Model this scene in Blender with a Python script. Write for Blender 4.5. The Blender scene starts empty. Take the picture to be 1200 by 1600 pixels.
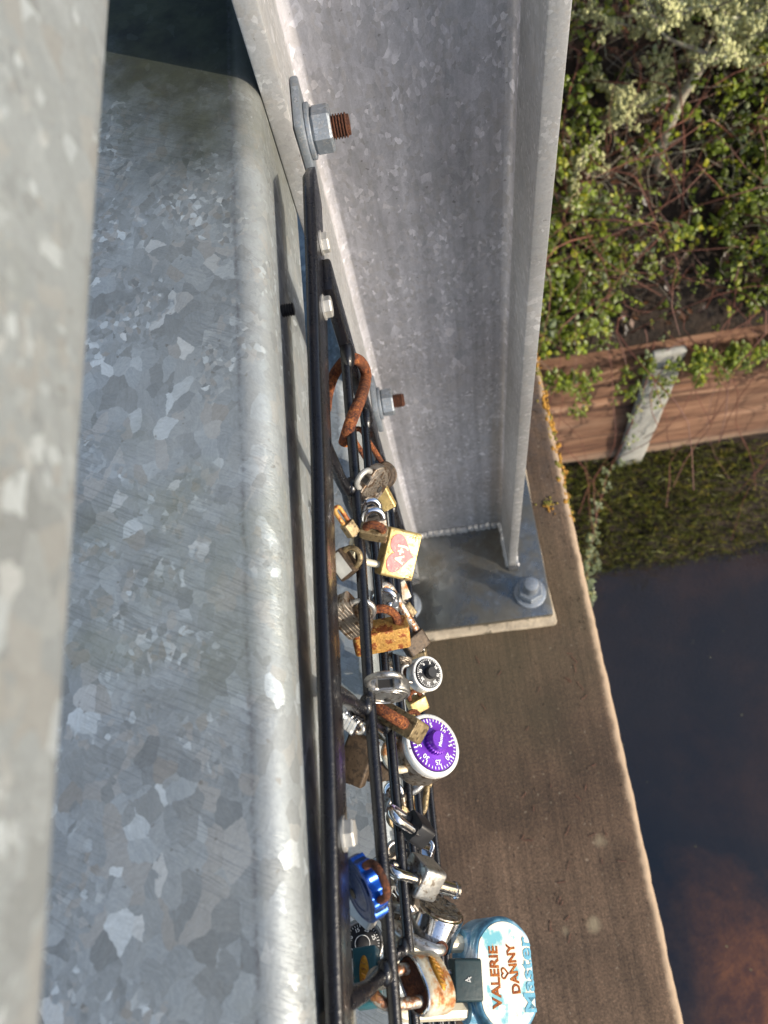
import bpy, bmesh, math, random
from mathutils import Vector, Matrix, noise
R = math.radians
PI = math.pi
random.seed(7)
sc = bpy.context.scene
COL = sc.collection

# ------------------------------------------------------------------ camera
cam_d = bpy.data.cameras.new('camera')
cam = bpy.data.objects.new('camera', cam_d); COL.objects.link(cam)
cam.matrix_world = Matrix([[0.986677, 0.143376, 0.076889, 0.0], [-0.101377, 0.911461, -0.398699, 0.0], [-0.127245, 0.385592, 0.913853, 0.0], [0.0, 0.0, 0.0, 1.0]])
cam_d.sensor_fit = 'AUTO'; cam_d.sensor_width = 36.0
cam_d.lens = 36.0 * 1185 / 1600
cam_d.clip_start = 0.004; cam_d.clip_end = 500
cam_d.dof.use_dof = True
cam_d.dof.focus_distance = 0.43
cam_d.dof.aperture_fstop = 26.66 / 2.1
cam_d.dof.aperture_blades = 0
sc.camera = cam
sc.render.resolution_x = 768; sc.render.resolution_y = 1024

# ------------------------------------------------------------------ light
SUN = Vector((0.80, -0.45, 0.42)).normalized()
EL = math.asin(SUN.z); AZ = math.atan2(SUN.x, SUN.y)
w = bpy.data.worlds.new('World'); sc.world = w; w.use_nodes = True
nt = w.node_tree; bg = nt.nodes['Background']
sky = nt.nodes.new('ShaderNodeTexSky'); sky.sky_type = 'NISHITA'
sky.sun_disc = False; sky.sun_elevation = EL; sky.sun_rotation = AZ
sky.air_density = 1.0; sky.dust_density = 1.5; sky.ozone_density = 1.0
nt.links.new(sky.outputs[0], bg.inputs[0]); bg.inputs[1].default_value = 0.15
ld = bpy.data.lights.new('sun', 'SUN'); ld.energy = 3.3; ld.angle = R(0.6); ld.color = (1.0, 0.90, 0.76)
lo = bpy.data.objects.new('sun', ld); COL.objects.link(lo)
lo.rotation_euler = SUN.to_track_quat('Z', 'Y').to_euler(); lo.location = (3, -1, 3)
vs = sc.view_settings
vs.view_transform = 'Standard'; vs.look = 'None'; vs.gamma = 1.0; vs.use_curve_mapping = False
vs.exposure = 0.75

# ------------------------------------------------------------------ helpers
def tag(o, label=None, cat=None, group=None, kind=None):
    if label: o['label'] = label
    if cat: o['category'] = cat
    if group: o['group'] = group
    if kind: o['kind'] = kind
    return o
def empty(name, loc=(0, 0, 0), M=None):
    o = bpy.data.objects.new(name, None); COL.objects.link(o)
    o.empty_display_size = 0.02
    if M is not None: o.matrix_world = M
    else: o.location = loc
    return o
def obj(name, bm, mat, parent=None, loc=None, sharp=35, smooth=True):
    """link bm as one mesh; bm is in the parent's space (world space when loc is given: the origin moves to loc)"""
    me = bpy.data.meshes.new(name)
    if loc is not None:
        bmesh.ops.translate(bm, verts=bm.verts, vec=-Vector(loc))
    bm.to_mesh(me); bm.free()
    if smooth:
        me.polygons.foreach_set('use_smooth', [True] * len(me.polygons))
        me.set_sharp_from_angle(angle=R(sharp))
    mats = mat if isinstance(mat, (list, tuple)) else [mat]
    for m in mats: me.materials.append(m)
    o = bpy.data.objects.new(name, me); COL.objects.link(o)
    if parent: o.parent = parent
    if loc is not None: o.location = loc
    return o
def wobj(name, bm, mat, root, **k):
    """mesh drawn in world coordinates, child of an unrotated root"""
    bmesh.ops.translate(bm, verts=bm.verts, vec=-root.location)
    return obj(name, bm, mat, root, **k)
def B(): return bmesh.new()
def box(bm, x0, x1, y0, y1, z0, z1, bev=0, seg=2, M=None):
    t = bmesh.new()
    vs_ = [t.verts.new((x, y, z)) for x in (x0, x1) for y in (y0, y1) for z in (z0, z1)]
    for f in ((0,1,3,2),(4,6,7,5),(0,4,5,1),(2,3,7,6),(0,2,6,4),(1,5,7,3)):
        t.faces.new([vs_[i] for i in f])
    if bev: bmesh.ops.bevel(t, geom=t.edges[:], offset=bev, segments=seg, affect='EDGES', profile=0.5)
    join(bm, t, M)
def join(bm, t, M=None):
    mp = {}
    for v in t.verts: mp[v] = bm.verts.new((M @ v.co) if M is not None else v.co)
    for f in t.faces:
        try:
            g = bm.faces.new([mp[v] for v in f.verts]); g.material_index = f.material_index
        except ValueError: pass
    t.free()
def frame_of(d):
    d = d.normalized()
    a = Vector((0, 0, 1)) if abs(d.z) < 0.9 else Vector((1, 0, 0))
    u = d.cross(a).normalized(); v = d.cross(u).normalized()
    return u, v
def tube(bm, pts, r, seg=12, caps=True, closed=False, prof=None):
    pts = [Vector(p) for p in pts]; n = len(pts)
    rs = r if isinstance(r, (list, tuple)) else [r] * n
    rings = []; u = None
    for i, p in enumerate(pts):
        if closed: d = pts[(i + 1) % n] - pts[i - 1]
        else: d = pts[min(i + 1, n - 1)] - pts[max(i - 1, 0)]
        d.normalize()
        if u is None: u, v = frame_of(d)
        else:
            u = (u - d * u.dot(d)).normalized(); v = d.cross(u).normalized()
        ring = []
        for k in range(seg):
            a = 2 * PI * k / seg
            q = prof(a) if prof else 1.0
            ring.append(bm.verts.new(p + (u * math.cos(a) + v * math.sin(a)) * rs[i] * q))
        rings.append(ring)
    m = n if closed else n - 1
    for i in range(m):
        a, b = rings[i], rings[(i + 1) % n]
        for k in range(seg):
            bm.faces.new((a[k], a[(k + 1) % seg], b[(k + 1) % seg], b[k]))
    if caps and not closed:
        bm.faces.new(rings[0][::-1]); bm.faces.new(rings[-1])
def lathe(bm, prof, axis='Z', seg=48, M=None, closed_top=True, closed_bot=True):
    """prof: list of (radius, height)"""
    t = bmesh.new(); rings = []
    for (r, h) in prof:
        rings.append([t.verts.new((r * math.cos(2*PI*k/seg), r * math.sin(2*PI*k/seg), h)) for k in range(seg)])
    for a, b in zip(rings, rings[1:]):
        for k in range(seg): t.faces.new((a[k], a[(k+1) % seg], b[(k+1) % seg], b[k]))
    if closed_bot: t.faces.new(rings[0][::-1])
    if closed_top: t.faces.new(rings[-1])
    join(bm, t, M)
def hexnut(bm, r, h, M, ch=0.12):
    t = bmesh.new()
    pr = [(r*(1-ch*.8), 0), (r, h*ch), (r, h*(1-ch)), (r*(1-ch*.8), h)]
    lathe(t, pr, seg=6)
    join(bm, t, M)
def zto(p, d, roll=0):
    """matrix with local z along d, at p"""
    q = Vector(d).normalized().to_track_quat('Z', 'Y')
    return Matrix.Translation(p) @ q.to_matrix().to_4x4() @ Matrix.Rotation(roll, 4, 'Z')
def prism(bm, outline, y0, y1, bev=0, M=None, seg=2):
    """outline in (x,z), extruded along y"""
    t = bmesh.new()
    a = [t.verts.new((x, y0, z)) for x, z in outline]; b = [t.verts.new((x, y1, z)) for x, z in outline]
    n = len(a)
    for k in range(n): t.faces.new((a[k], a[(k+1) % n], b[(k+1) % n], b[k]))
    f0 = t.faces.new(a[::-1]); f1 = t.faces.new(b)
    bmesh.ops.recalc_face_normals(t, faces=t.faces)
    if bev:
        es = [e for e in t.edges if (f0 in e.link_faces) != (f1 in e.link_faces)]
        bmesh.ops.bevel(t, geom=es, offset=bev, segments=seg, affect='EDGES', profile=0.5)
    join(bm, t, M)

# ------------------------------------------------------------------ materials
class NB:
    def __init__(s, name):
        s.m = bpy.data.materials.new(name); s.m.use_nodes = True
        s.t = s.m.node_tree; s.b = s.t.nodes['Principled BSDF']; s.out = s.t.nodes['Material Output']
        s.co = s.n('ShaderNodeTexCoord').outputs['Object']
    def n(s, ty, ins=None, **p):
        nd = s.t.nodes.new(ty)
        for k, v in p.items(): setattr(nd, k, v)
        for k, v in (ins or {}).items(): s.put(nd.inputs[k], v)
        return nd
    def put(s, sock, v):
        if isinstance(v, bpy.types.NodeSocket): s.t.links.new(v, sock)
        elif isinstance(v, tuple) and len(v) == 3 and sock.type == 'RGBA': sock.default_value = (*v, 1)
        else: sock.default_value = v
    def noise(s, scale, detail=4, rough=.55, co=None, dist=0):
        return s.n('ShaderNodeTexNoise', {'Vector': co or s.co, 'Scale': scale, 'Detail': detail, 'Roughness': rough, 'Distortion': dist})
    def vor(s, scale, co=None, feature='F1', rand=1.0):
        return s.n('ShaderNodeTexVoronoi', {'Vector': co or s.co, 'Scale': scale, 'Randomness': rand}, feature=feature)
    def ramp(s, fac, stops, interp='LINEAR'):
        r = s.n('ShaderNodeValToRGB', {'Fac': fac}); cr = r.color_ramp; cr.interpolation = interp
        while len(cr.elements) < len(stops): cr.elements.new(0.5)
        for e, (p, c) in zip(cr.elements, stops):
            e.position = p; e.color = (*c, 1) if isinstance(c, tuple) else (c, c, c, 1)
        return r.outputs[0]
    def mix(s, f, a, b, mode='MIX'):
        m = s.n('ShaderNodeMix', data_type='RGBA', blend_type=mode)
        s.put(m.inputs[0], f); s.put(m.inputs[6], a); s.put(m.inputs[7], b)
        return m.outputs[2]
    def math(s, op, a, b=0.0, c=0.0, clamp=False):
        m = s.n('ShaderNodeMath', operation=op, use_clamp=clamp)
        s.put(m.inputs[0], a); s.put(m.inputs[1], b); s.put(m.inputs[2], c); return m.outputs[0]
    def map(s, loc=(0,0,0), rot=(0,0,0), scale=(1,1,1), co=None):
        return s.n('ShaderNodeMapping', {'Vector': co or s.co, 'Location': loc, 'Rotation': rot, 'Scale': scale}).outputs[0]
    def dist(s, co, amt, scale):
        nz = s.n('ShaderNodeTexNoise', {'Vector': co, 'Scale': scale, 'Detail': 2.0})
        sub = s.n('ShaderNodeVectorMath', {0: nz.outputs['Color'], 1: (.5, .5, .5)}, operation='SUBTRACT')
        sca = s.n('ShaderNodeVectorMath', {0: sub.outputs[0]}, operation='SCALE'); sca.inputs['Scale'].default_value = amt
        return s.n('ShaderNodeVectorMath', {0: co, 1: sca.outputs[0]}, operation='ADD').outputs[0]
    def bump(s, h, strength=.3, d=.001, normal=None):
        bn = s.n('ShaderNodeBump', {'Height': h, 'Strength': strength, 'Distance': d})
        if normal is not None: s.put(bn.inputs['Normal'], normal)
        return bn.outputs[0]
    def set(s, **k):
        for a, v in k.items():
            a = {'color': 'Base Color', 'rough': 'Roughness', 'metal': 'Metallic', 'normal': 'Normal', 'coat': 'Coat Weight',
                 'coatr': 'Coat Roughness', 'spec': 'Specular IOR Level', 'aniso': 'Anisotropic'}.get(a, a)
            s.put(s.b.inputs[a], v)
        return s.m

def galv(name, scale, lo_, hi_, tint=(1, 1, 1), stretch=(1, 1, 1), rough=(.34, .6), metal=.55, grime=None, scratch=True, dens=.5, warm=0.0):
    m = NB(name)
    co = m.map(scale=stretch)
    d = m.dist(co, .9 / scale, scale * .55)
    d = m.dist(d, .25 / scale, scale * 2.6)
    v1 = m.vor(scale, d); v2 = m.vor(scale * 2.7, d)
    r1 = m.n('ShaderNodeSeparateColor', {0: v1.outputs['Color']}); r2 = m.n('ShaderNodeSeparateColor', {0: v2.outputs['Color']})
    zone = m.ramp(m.noise(scale * .22, 3).outputs[0], [(dens - .04, 0.0), (dens + .04, 1.0)])
    val = m.n('ShaderNodeMix', data_type='FLOAT'); m.put(val.inputs[0], zone); m.put(val.inputs[2], r1.outputs[0]); m.put(val.inputs[3], r2.outputs[0])
    val = val.outputs[0]
    hue = m.n('ShaderNodeMix', data_type='FLOAT'); m.put(hue.inputs[0], zone); m.put(hue.inputs[2], r1.outputs[1]); m.put(hue.inputs[3], r2.outputs[1]); hue = hue.outputs[0]
    L = lambda q: tuple((lo_ + (hi_ - lo_) * q) * t for t in tint)
    c = m.ramp(val, [(0, L(.10)), (.25, L(.23)), (.62, L(.34)), (.88, L(.46)), (.95, L(.80)), (1, L(.95))])
    # feathery frost inside every crystal, at its own angle
    fr = m.n('ShaderNodeVectorRotate', {'Vector': d, 'Angle': m.math('MULTIPLY', hue, 6.28)}, rotation_type='Z_AXIS').outputs[0]
    fth = m.noise(1, 4, .7, co=m.map(scale=(scale * 1.2, scale * 9, scale * 4), co=fr)).outputs[0]
    c = m.mix(.55, c, m.ramp(fth, [(.3, .74), (.7, 1.24)]), 'MULTIPLY')
    bloom = m.ramp(m.noise(26, 7, .72).outputs[0], [(.50, 0.0), (.72, .38)])
    c = m.mix(bloom, c, L(.62))
    c = m.mix(m.math('MULTIPLY', hue, .30), c, (0.36, 0.42, 0.50), 'SOFT_LIGHT')
    c = m.mix(m.math('MULTIPLY', m.math('GREATER_THAN', hue, .78), .18), c, (.50, .43, .34))
    cloud = m.ramp(m.noise(9, 5).outputs[0], [(.3, .78), (.7, 1.12)])
    c = m.mix(1.0, c, cloud, 'MULTIPLY')
    fine = m.ramp(m.noise(900, 3, .7).outputs[0], [(.25, .86), (.75, 1.10)])
    c = m.mix(.8, c, fine, 'MULTIPLY')
    # oxide specks
    sp = m.ramp(m.noise(260, 2, .5).outputs[0], [(.715, 0.0), (.75, 1.0)])
    c = m.mix(m.math('MULTIPLY', sp, .55), c, (.10, .09, .075))
    rg = m.math('MULTIPLY_ADD', val, rough[0] - rough[1], rough[1])
    h = m.math('ADD', m.math('MULTIPLY', m.noise(500, 4).outputs[0], .5), m.math('MULTIPLY', m.noise(45, 3).outputs[0], 2.2))
    if scratch:
        sc1 = m.dist(m.map(rot=(0, 0, R(28))), .004, 30)
        ws = m.noise(1, 3, .6, co=m.map(scale=(55, 1500, 300), co=sc1)).outputs[0]
        zs = m.ramp(m.noise(14, 2).outputs[0], [(.46, 0.0), (.56, 1.0)])
        sm = m.math('MULTIPLY', m.ramp(ws, [(.52, 0.0), (.62, 1.0)]), zs)
        c = m.mix(m.math('MULTIPLY', sm, .38), c, (.12, .13, .14))
        h = m.math('SUBTRACT', h, m.math('MULTIPLY', sm, .8))
    if grime: c, rg = grime(m, c, rg)
    if warm: c = m.mix(warm, c, (.62, .55, .42), 'MULTIPLY')
    return m.set(color=c, rough=rg, metal=metal, normal=m.bump(h, .35, .0006))

def near(m, p, r0, r1, amt=.6, scale=30, sc3=(1, 1, 1)):
    """1 inside r0 of world point p, 0 beyond r1, ragged edge"""
    q = m.n('ShaderNodeVectorMath', {0: m.n('ShaderNodeNewGeometry').outputs['Position'], 1: p}, operation='SUBTRACT').outputs[0]
    q = m.n('ShaderNodeVectorMath', {0: q, 1: sc3}, operation='MULTIPLY').outputs[0]
    l = m.n('ShaderNodeVectorMath', {0: q}, operation='LENGTH').outputs['Value']
    l = m.math('ADD', l, m.math('MULTIPLY', m.math('SUBTRACT', m.noise(scale, 5, .65).outputs[0], .5), amt * r1))
    mr = m.n('ShaderNodeMapRange', {'Value': l, 'From Min': r0, 'From Max': r1, 'To Min': 1.0, 'To Max': 0.0}, interpolation_type='SMOOTHSTEP')
    return mr.outputs[0]

def web_streaks(m, c, rg):
    st = m.noise(1, 5, .65, co=m.map(scale=(70, 70, 2.2), co=m.dist(m.co, .004, 8))).outputs[0]
    c = m.mix(.8, c, m.ramp(st, [(.32, .70), (.68, 1.22)]), 'MULTIPLY')
    st2 = m.noise(1, 4, .6, co=m.map(scale=(26, 26, 1.3))).outputs[0]
    c = m.mix(m.ramp(st2, [(.56, 0.0), (.66, .42)]), c, (.34, .27, .19))
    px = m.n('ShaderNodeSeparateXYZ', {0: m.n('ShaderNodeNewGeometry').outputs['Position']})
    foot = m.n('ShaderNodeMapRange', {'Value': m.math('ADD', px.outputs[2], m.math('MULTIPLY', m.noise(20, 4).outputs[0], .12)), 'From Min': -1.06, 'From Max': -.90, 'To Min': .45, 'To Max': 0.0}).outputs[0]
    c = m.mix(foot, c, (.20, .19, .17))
    return c, rg
def rail_grime_and_lit_lip(m, c, rg):
    k = near(m, (-.078, .47, -.262), .095, .205, .62, 24, (1.45, 1.0, 1))
    c = m.mix(m.math('MULTIPLY', k, .93), c, m.ramp(m.noise(60, 5).outputs[0], [(.3, (.012, .015, .008)), (.7, (.040, .046, .022))]))
    ps = m.n('ShaderNodeSeparateXYZ', {0: m.n('ShaderNodeNewGeometry').outputs['Position']})
    lx = m.math('ABSOLUTE', m.math('ADD', m.math('ADD', ps.outputs[0], .0768), m.math('MULTIPLY', m.math('SUBTRACT', m.noise(40, 3).outputs[0], .5), .003)))
    ln = m.math('MULTIPLY', m.ramp(m.math('MULTIPLY', lx, 500), [(.0, 1.0), (.75, 0.0)]), m.ramp(m.noise(300, 4, .7).outputs[0], [(.42, 0.05), (.62, .75)]))
    c = m.mix(ln, c, (.10, .10, .11))
    lit_lip = m.n('ShaderNodeMapRange', {'Value': m.math('ADD', ps.outputs[0], m.math('MULTIPLY', m.math('SUBTRACT', m.noise(90, 4).outputs[0], .5), .004)), 'From Min': -.0765, 'From Max': -.0735, 'To Min': 0.0, 'To Max': .13}).outputs[0]  # lip paler: zinc bloom and sunlit brightening painted into the colour
    c = m.mix(lit_lip, c, (.66, .65, .60))
    rg = m.math('MAXIMUM', rg, m.math('MULTIPLY', lit_lip, 2.2))
    g2 = m.ramp(m.noise(11, 5, .6).outputs[0], [(.55, 0.0), (.72, .35)])
    c = m.mix(g2, c, (.17, .18, .09))
    return c, m.math('MAXIMUM', rg, m.math('MULTIPLY', k, .85))
def plate_grime(m, c, rg):
    n1 = m.ramp(m.noise(18, 5, .6).outputs[0], [(.38, 0.15), (.62, .85)])
    c = m.mix(n1, c, (.13, .115, .085))
    rg = m.math('MAXIMUM', rg, m.math('MULTIPLY', n1, .5))
    return c, rg

GALV_RAIL = galv('galvanised_rail', 145, .155, .60, (.90, 1.0, 1.05), metal=.42, rough=(.42, .64), stretch=(1, .8, 1), grime=rail_grime_and_lit_lip, dens=.54)
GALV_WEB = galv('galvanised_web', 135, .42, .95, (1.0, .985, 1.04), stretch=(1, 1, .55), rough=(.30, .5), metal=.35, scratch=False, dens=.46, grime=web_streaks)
GALV_FL = galv('galvanised_flange', 150, .34, .66, (1.0, 1.0, 1.0), rough=(.4, .6), scratch=False)
GALV_PLATE = galv('galvanised_plate', 60, .20, .42, (.93, 1.0, 1.03), rough=(.12, .30), metal=.85, grime=plate_grime, scratch=False)
GALV_BOLT = galv('galvanised_bolt', 330, .22, .42, (.86, .96, 1.08), rough=(.45, .65), scratch=False)

def simple(name, color, rough=.5, metal=0.0, var=.25, scale=60, bump=.15, bd=.0004, bs=400, coat=0.0, spots=None, edge=None):
    m = NB(name)
    n = m.noise(scale, 5, .6).outputs[0]
    c = m.ramp(n, [(.25, tuple(x * (1 - var) for x in color)), (.75, tuple(min(1, x * (1 + var)) for x in color))])
    if spots:
        for (col, sc_, th, amt) in spots:
            k = m.ramp(m.noise(sc_, 5, .65).outputs[0], [(th, 0.0), (th + .06, amt)])
            c = m.mix(k, c, col)
    rr = m.math('MULTIPLY_ADD', m.noise(scale * 2.3, 4).outputs[0], .3, rough - .15, clamp=True)
    return m.set(color=c, rough=rr, metal=metal, coat=coat, normal=m.bump(m.noise(bs, 4, .6).outputs[0], bump, bd))
def rust_mat(name, dark=(.035, .012, .008), mid=(.165, .045, .016), hot=(.46, .16, .040), scale=230, rough=.85):
    m = NB(name)
    n = m.noise(scale, 6, .75)
    f = m.noise(scale * 4, 4, .7).outputs[0]
    h = m.math('ADD', m.math('MULTIPLY', n.outputs[0], .6), m.math('MULTIPLY', f, .4))
    c = m.ramp(h, [(.40, dark), (.48, mid), (.55, tuple(.6 * a + .4 * b for a, b in zip(mid, hot))), (.62, hot)])
    c = m.mix(m.ramp(m.noise(110, 4).outputs[0], [(.45, 0.0), (.62, .65)]), c, dark)
    return m.set(color=c, rough=rough, metal=0.1, normal=m.bump(h, 1.0, .0018))

RUST = rust_mat('rust')
RUST_DARK = rust_mat('dark_rust', (.035, .012, .007), (.11, .034, .015), (.24, .085, .03))
BLACK = NB('black_powder_coat')
BLACK = BLACK.set(color=BLACK.mix(BLACK.ramp(BLACK.noise(70, 5, .7).outputs[0], [(.62, 0.0), (.74, .5)]), (.005, .005, .007), (.04, .026, .020)),
    rough=BLACK.math('MULTIPLY_ADD', BLACK.noise(160, 4).outputs[0], .3, .14), spec=.42, coat=.25, coatr=.10,
    normal=BLACK.bump(BLACK.noise(520, 4, .65).outputs[0], .45, .0006))
RUSTSTEEL = simple('rust_pitted_steel', (.46, .42, .36), .42, .7, .4, 240, .8, .0010, 420, spots=[((.22, .075, .02), 210, .49, .9), ((.52, .24, .07), 420, .60, .7)])
CHROME = simple('chrome', (.66, .66, .68), .14, 1.0, .2, 190, .12, .0003, 300, spots=[((.16, .10, .06), 330, .60, .8), ((.25, .09, .03), 150, .64, .7)])
STEEL = simple('dull_steel', (.42, .41, .39), .38, .9, .35, 260, .3, .0004, 500, spots=[((.12, .085, .05), 300, .56, .75)])
STEEL_OLD = simple('tarnished_steel', (.30, .26, .215), .46, .8, .45, 240, .5, .0007, 420, spots=[((.10, .055, .025), 310, .52, .85)])
BRASS = simple('brass', (.50, .37, .15), .45, .55, .3, 220, .4, .0006, 350, spots=[((.17, .10, .035), 300, .55, .7), ((.66, .56, .32), 420, .62, .6)])
BRASS_OLD = simple('old_brass', (.27, .205, .11), .5, .55, .45, 230, .6, .0008, 380, spots=[((.06, .04, .02), 260, .52, .8)])
BRASS_RUST = simple('rusty_brass', (.46, .25, .06), .55, .35, .45, 210, .7, .0009, 380, spots=[((.20, .045, .01), 190, .49, .95), ((.60, .45, .17), 420, .60, .6)])
BRONZE = simple('brown_bronze', (.075, .050, .030), .6, .3, .45, 200, .5, .0007, 300, spots=[((.02, .014, .01), 260, .52, .7)])
CREAM = simple('cream_painted_bar', (.62, .57, .43), .45, .2, .1, 120, .25, .0005, 300, spots=[((.32, .21, .10), 330, .61, .6)])
WHITE = simple('white_enamel', (.66, .66, .63), .32, .2, .1, 120, .2, .0003, 300, coat=.3, spots=[((.28, .20, .12), 330, .60, .7)])
PURPLE = simple('purple_anodised', (.165, .030, .43), .30, .35, .14, 130, .08, .0002, 500, coat=.2)
BLACKP = simple('black_plastic', (.008, .008, .010), .48, 0, .3, 190, .2, .0003, 400)
TEAL_D = simple('dark_teal_rubber', (.008, .026, .030), .6, 0, .25, 190, .3, .0005, 400, spots=[((.06, .07, .06), 420, .64, .6)])
TEAL = simple('teal_enamel', (.022, .105, .13), .45, .1, .25, 150, .25, .0005, 300, spots=[((.20, .17, .11), 350, .60, .8)])
BLUE = simple('bright_blue_anodised', (.006, .085, .48), .28, .4, .25, 130, .2, .0004, 300)
NAVY = simple('navy_enamel', (.008, .030, .11), .4, .2, .4, 150, .7, .0010, 250, spots=[((.10, .14, .20), 350, .57, .75)])
GOLD = simple('gold_leaf', (.55, .26, .03), .4, .5, .35, 300, .6, .0006, 400, spots=[((.18, .06, .01), 330, .54, .8)])
INKW = simple('white_marking', (.74, .74, .72), .5, 0, .05)
INKB = simple('dark_engraving', (.03, .028, .025), .6, 0, .1)
INKR = rust_mat('orange_rust_lettering', (.22, .045, .012), (.42, .11, .02), (.62, .26, .05), 500)
PINK = simple('pink_paint', (.66, .125, .13), .5, 0, .22, 300, .4, .0005, 400, spots=[((.74, .46, .34), 500, .60, .7)])
HEARTTXT = simple('cream_engraving', (.78, .66, .42), .5, .1, .1)
SKYBLUE = simple('light_blue_letters', (.07, .27, .38), .5, 0, .25, 300, .2, .0003, 400, spots=[((.50, .52, .48), 500, .58, .6)])
PALEMETAL = simple('pale_grey_metal', (.46, .45, .42), .42, .5, .2, 160, .25, .0004, 300, spots=[((.25, .20, .14), 300, .60, .5)])

def label_face():
    m = NB('chipped_white_and_blue_label')
    n = m.noise(75, 6, .62).outputs[0]
    c = m.ramp(n, [(.37, (.10, .33, .39)), (.42, (.30, .46, .45)), (.45, (.62, .58, .46)), (.8, (.66, .62, .51))])
    c = m.mix(m.ramp(m.noise(260, 4).outputs[0], [(.68, 0.0), (.73, .7)]), c, (.42, .28, .12))
    return m.set(color=c, rough=.45, metal=0.0, normal=m.bump(n, .3, .0004))
LABELF = label_face()
def chipped_blue():
    m = NB('chipped_blue_enamel')
    n = m.noise(48, 6, .62).outputs[0]
    c = m.ramp(n, [(.40, (.025, .075, .11)), (.47, (.06, .18, .27)), (.55, (.14, .33, .46)), (.60, (.40, .52, .60)), (.8, (.58, .62, .66))])
    return m.set(color=c, rough=.4, metal=.1, coat=.2, normal=m.bump(n, .4, .0006))
CHIPBLUE = chipped_blue()
def rusty_cream():
    m = NB('cream_metal_eaten_by_rust')
    n = m.noise(90, 7, .70).outputs[0]
    c = m.ramp(n, [(.36, (.20, .06, .02)), (.42, (.44, .19, .06)), (.48, (.50, .43, .30)), (.58, (.60, .58, .49))])
    f = m.noise(420, 5, .7).outputs[0]
    c = m.mix(m.ramp(f, [(.58, 0.0), (.68, .6)]), c, (.34, .12, .03))
    return m.set(color=c, rough=.55, metal=.3, normal=m.bump(f, .6, .0008))
RUSTCREAM = rusty_cream()

def concrete():
    m = NB('weathered_concrete')
    big = m.noise(2.4, 6, .6).outputs[0]
    c = m.ramp(big, [(.3, (.046, .027, .016)), (.5, (.078, .048, .029)), (.72, (.120, .078, .050))])
    st = m.noise(1, 5, .65, co=m.map(scale=(120, 3.0, 3.0), co=m.dist(m.co, .006, 6))).outputs[0]
    c = m.mix(.75, c, m.ramp(st, [(.3, .62), (.7, 1.35)]), 'MULTIPLY')
    g = m.noise(420, 4, .75).outputs[0]
    c = m.mix(.95, c, m.ramp(g, [(.3, .35), (.7, 1.75)]), 'MULTIPLY')
    g3 = m.noise(210, 5, .75).outputs[0]
    c = m.mix(.7, c, m.ramp(g3, [(.35, .60), (.65, 1.4)]), 'MULTIPLY')
    c = m.mix(m.ramp(m.noise(160, 3).outputs[0], [(.66, 0.0), (.72, .55)]), c, (.34, .28, .20))
    blot = m.ramp(m.noise(11, 6, .65).outputs[0], [(.36, .62), (.60, 1.15)])
    c = m.mix(.8, c, blot, 'MULTIPLY')
    # pale lichen spots
    v = m.vor(16, m.dist(m.co, .02, 40)).outputs['Distance']
    lich = m.math('MULTIPLY', m.ramp(v, [(.10, 1.0), (.20, 0.0)]), m.ramp(m.noise(5, 2).outputs[0], [(.52, 0.0), (.60, .6)]))
    c = m.mix(lich, c, (.30, .25, .16))
    # damp, greenish zone by the post foot
    k = near(m, (.02, .30, -1.137), .05, .30, .8, 12)
    c = m.mix(m.math('MULTIPLY', k, .45), c, (.070, .060, .030))
    # outer edge paler: sunlight on the arris painted into the colour
    geo = m.n('ShaderNodeNewGeometry').outputs['Position']; xs = m.n('ShaderNodeSeparateXYZ', {0: geo})
    e = m.math('ADD', xs.outputs[0], m.math('MULTIPLY', m.math('SUBTRACT', m.noise(50, 5).outputs[0], .5), .012))
    c = m.mix(m.ramp(e, [(.1905, 0.0), (.197, .8)]), c, (.42, .31, .21))
    # dark grime streaks behind the post
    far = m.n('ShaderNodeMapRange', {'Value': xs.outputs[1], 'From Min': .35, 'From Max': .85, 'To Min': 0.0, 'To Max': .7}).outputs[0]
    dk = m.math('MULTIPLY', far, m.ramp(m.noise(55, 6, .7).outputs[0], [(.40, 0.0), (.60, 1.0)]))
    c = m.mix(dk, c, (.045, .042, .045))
    h = m.math('ADD', m.math('MULTIPLY', g, .6), m.math('MULTIPLY', st, .9))
    return m.set(color=c, rough=.9, normal=m.bump(h, .7, .0016))
CONC = concrete()
GROUT = simple('pale_grout', (.36, .30, .22), .9, 0, .4, 40, .8, .002, 220, spots=[((.07, .06, .04), 45, .56, .8)])

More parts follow.
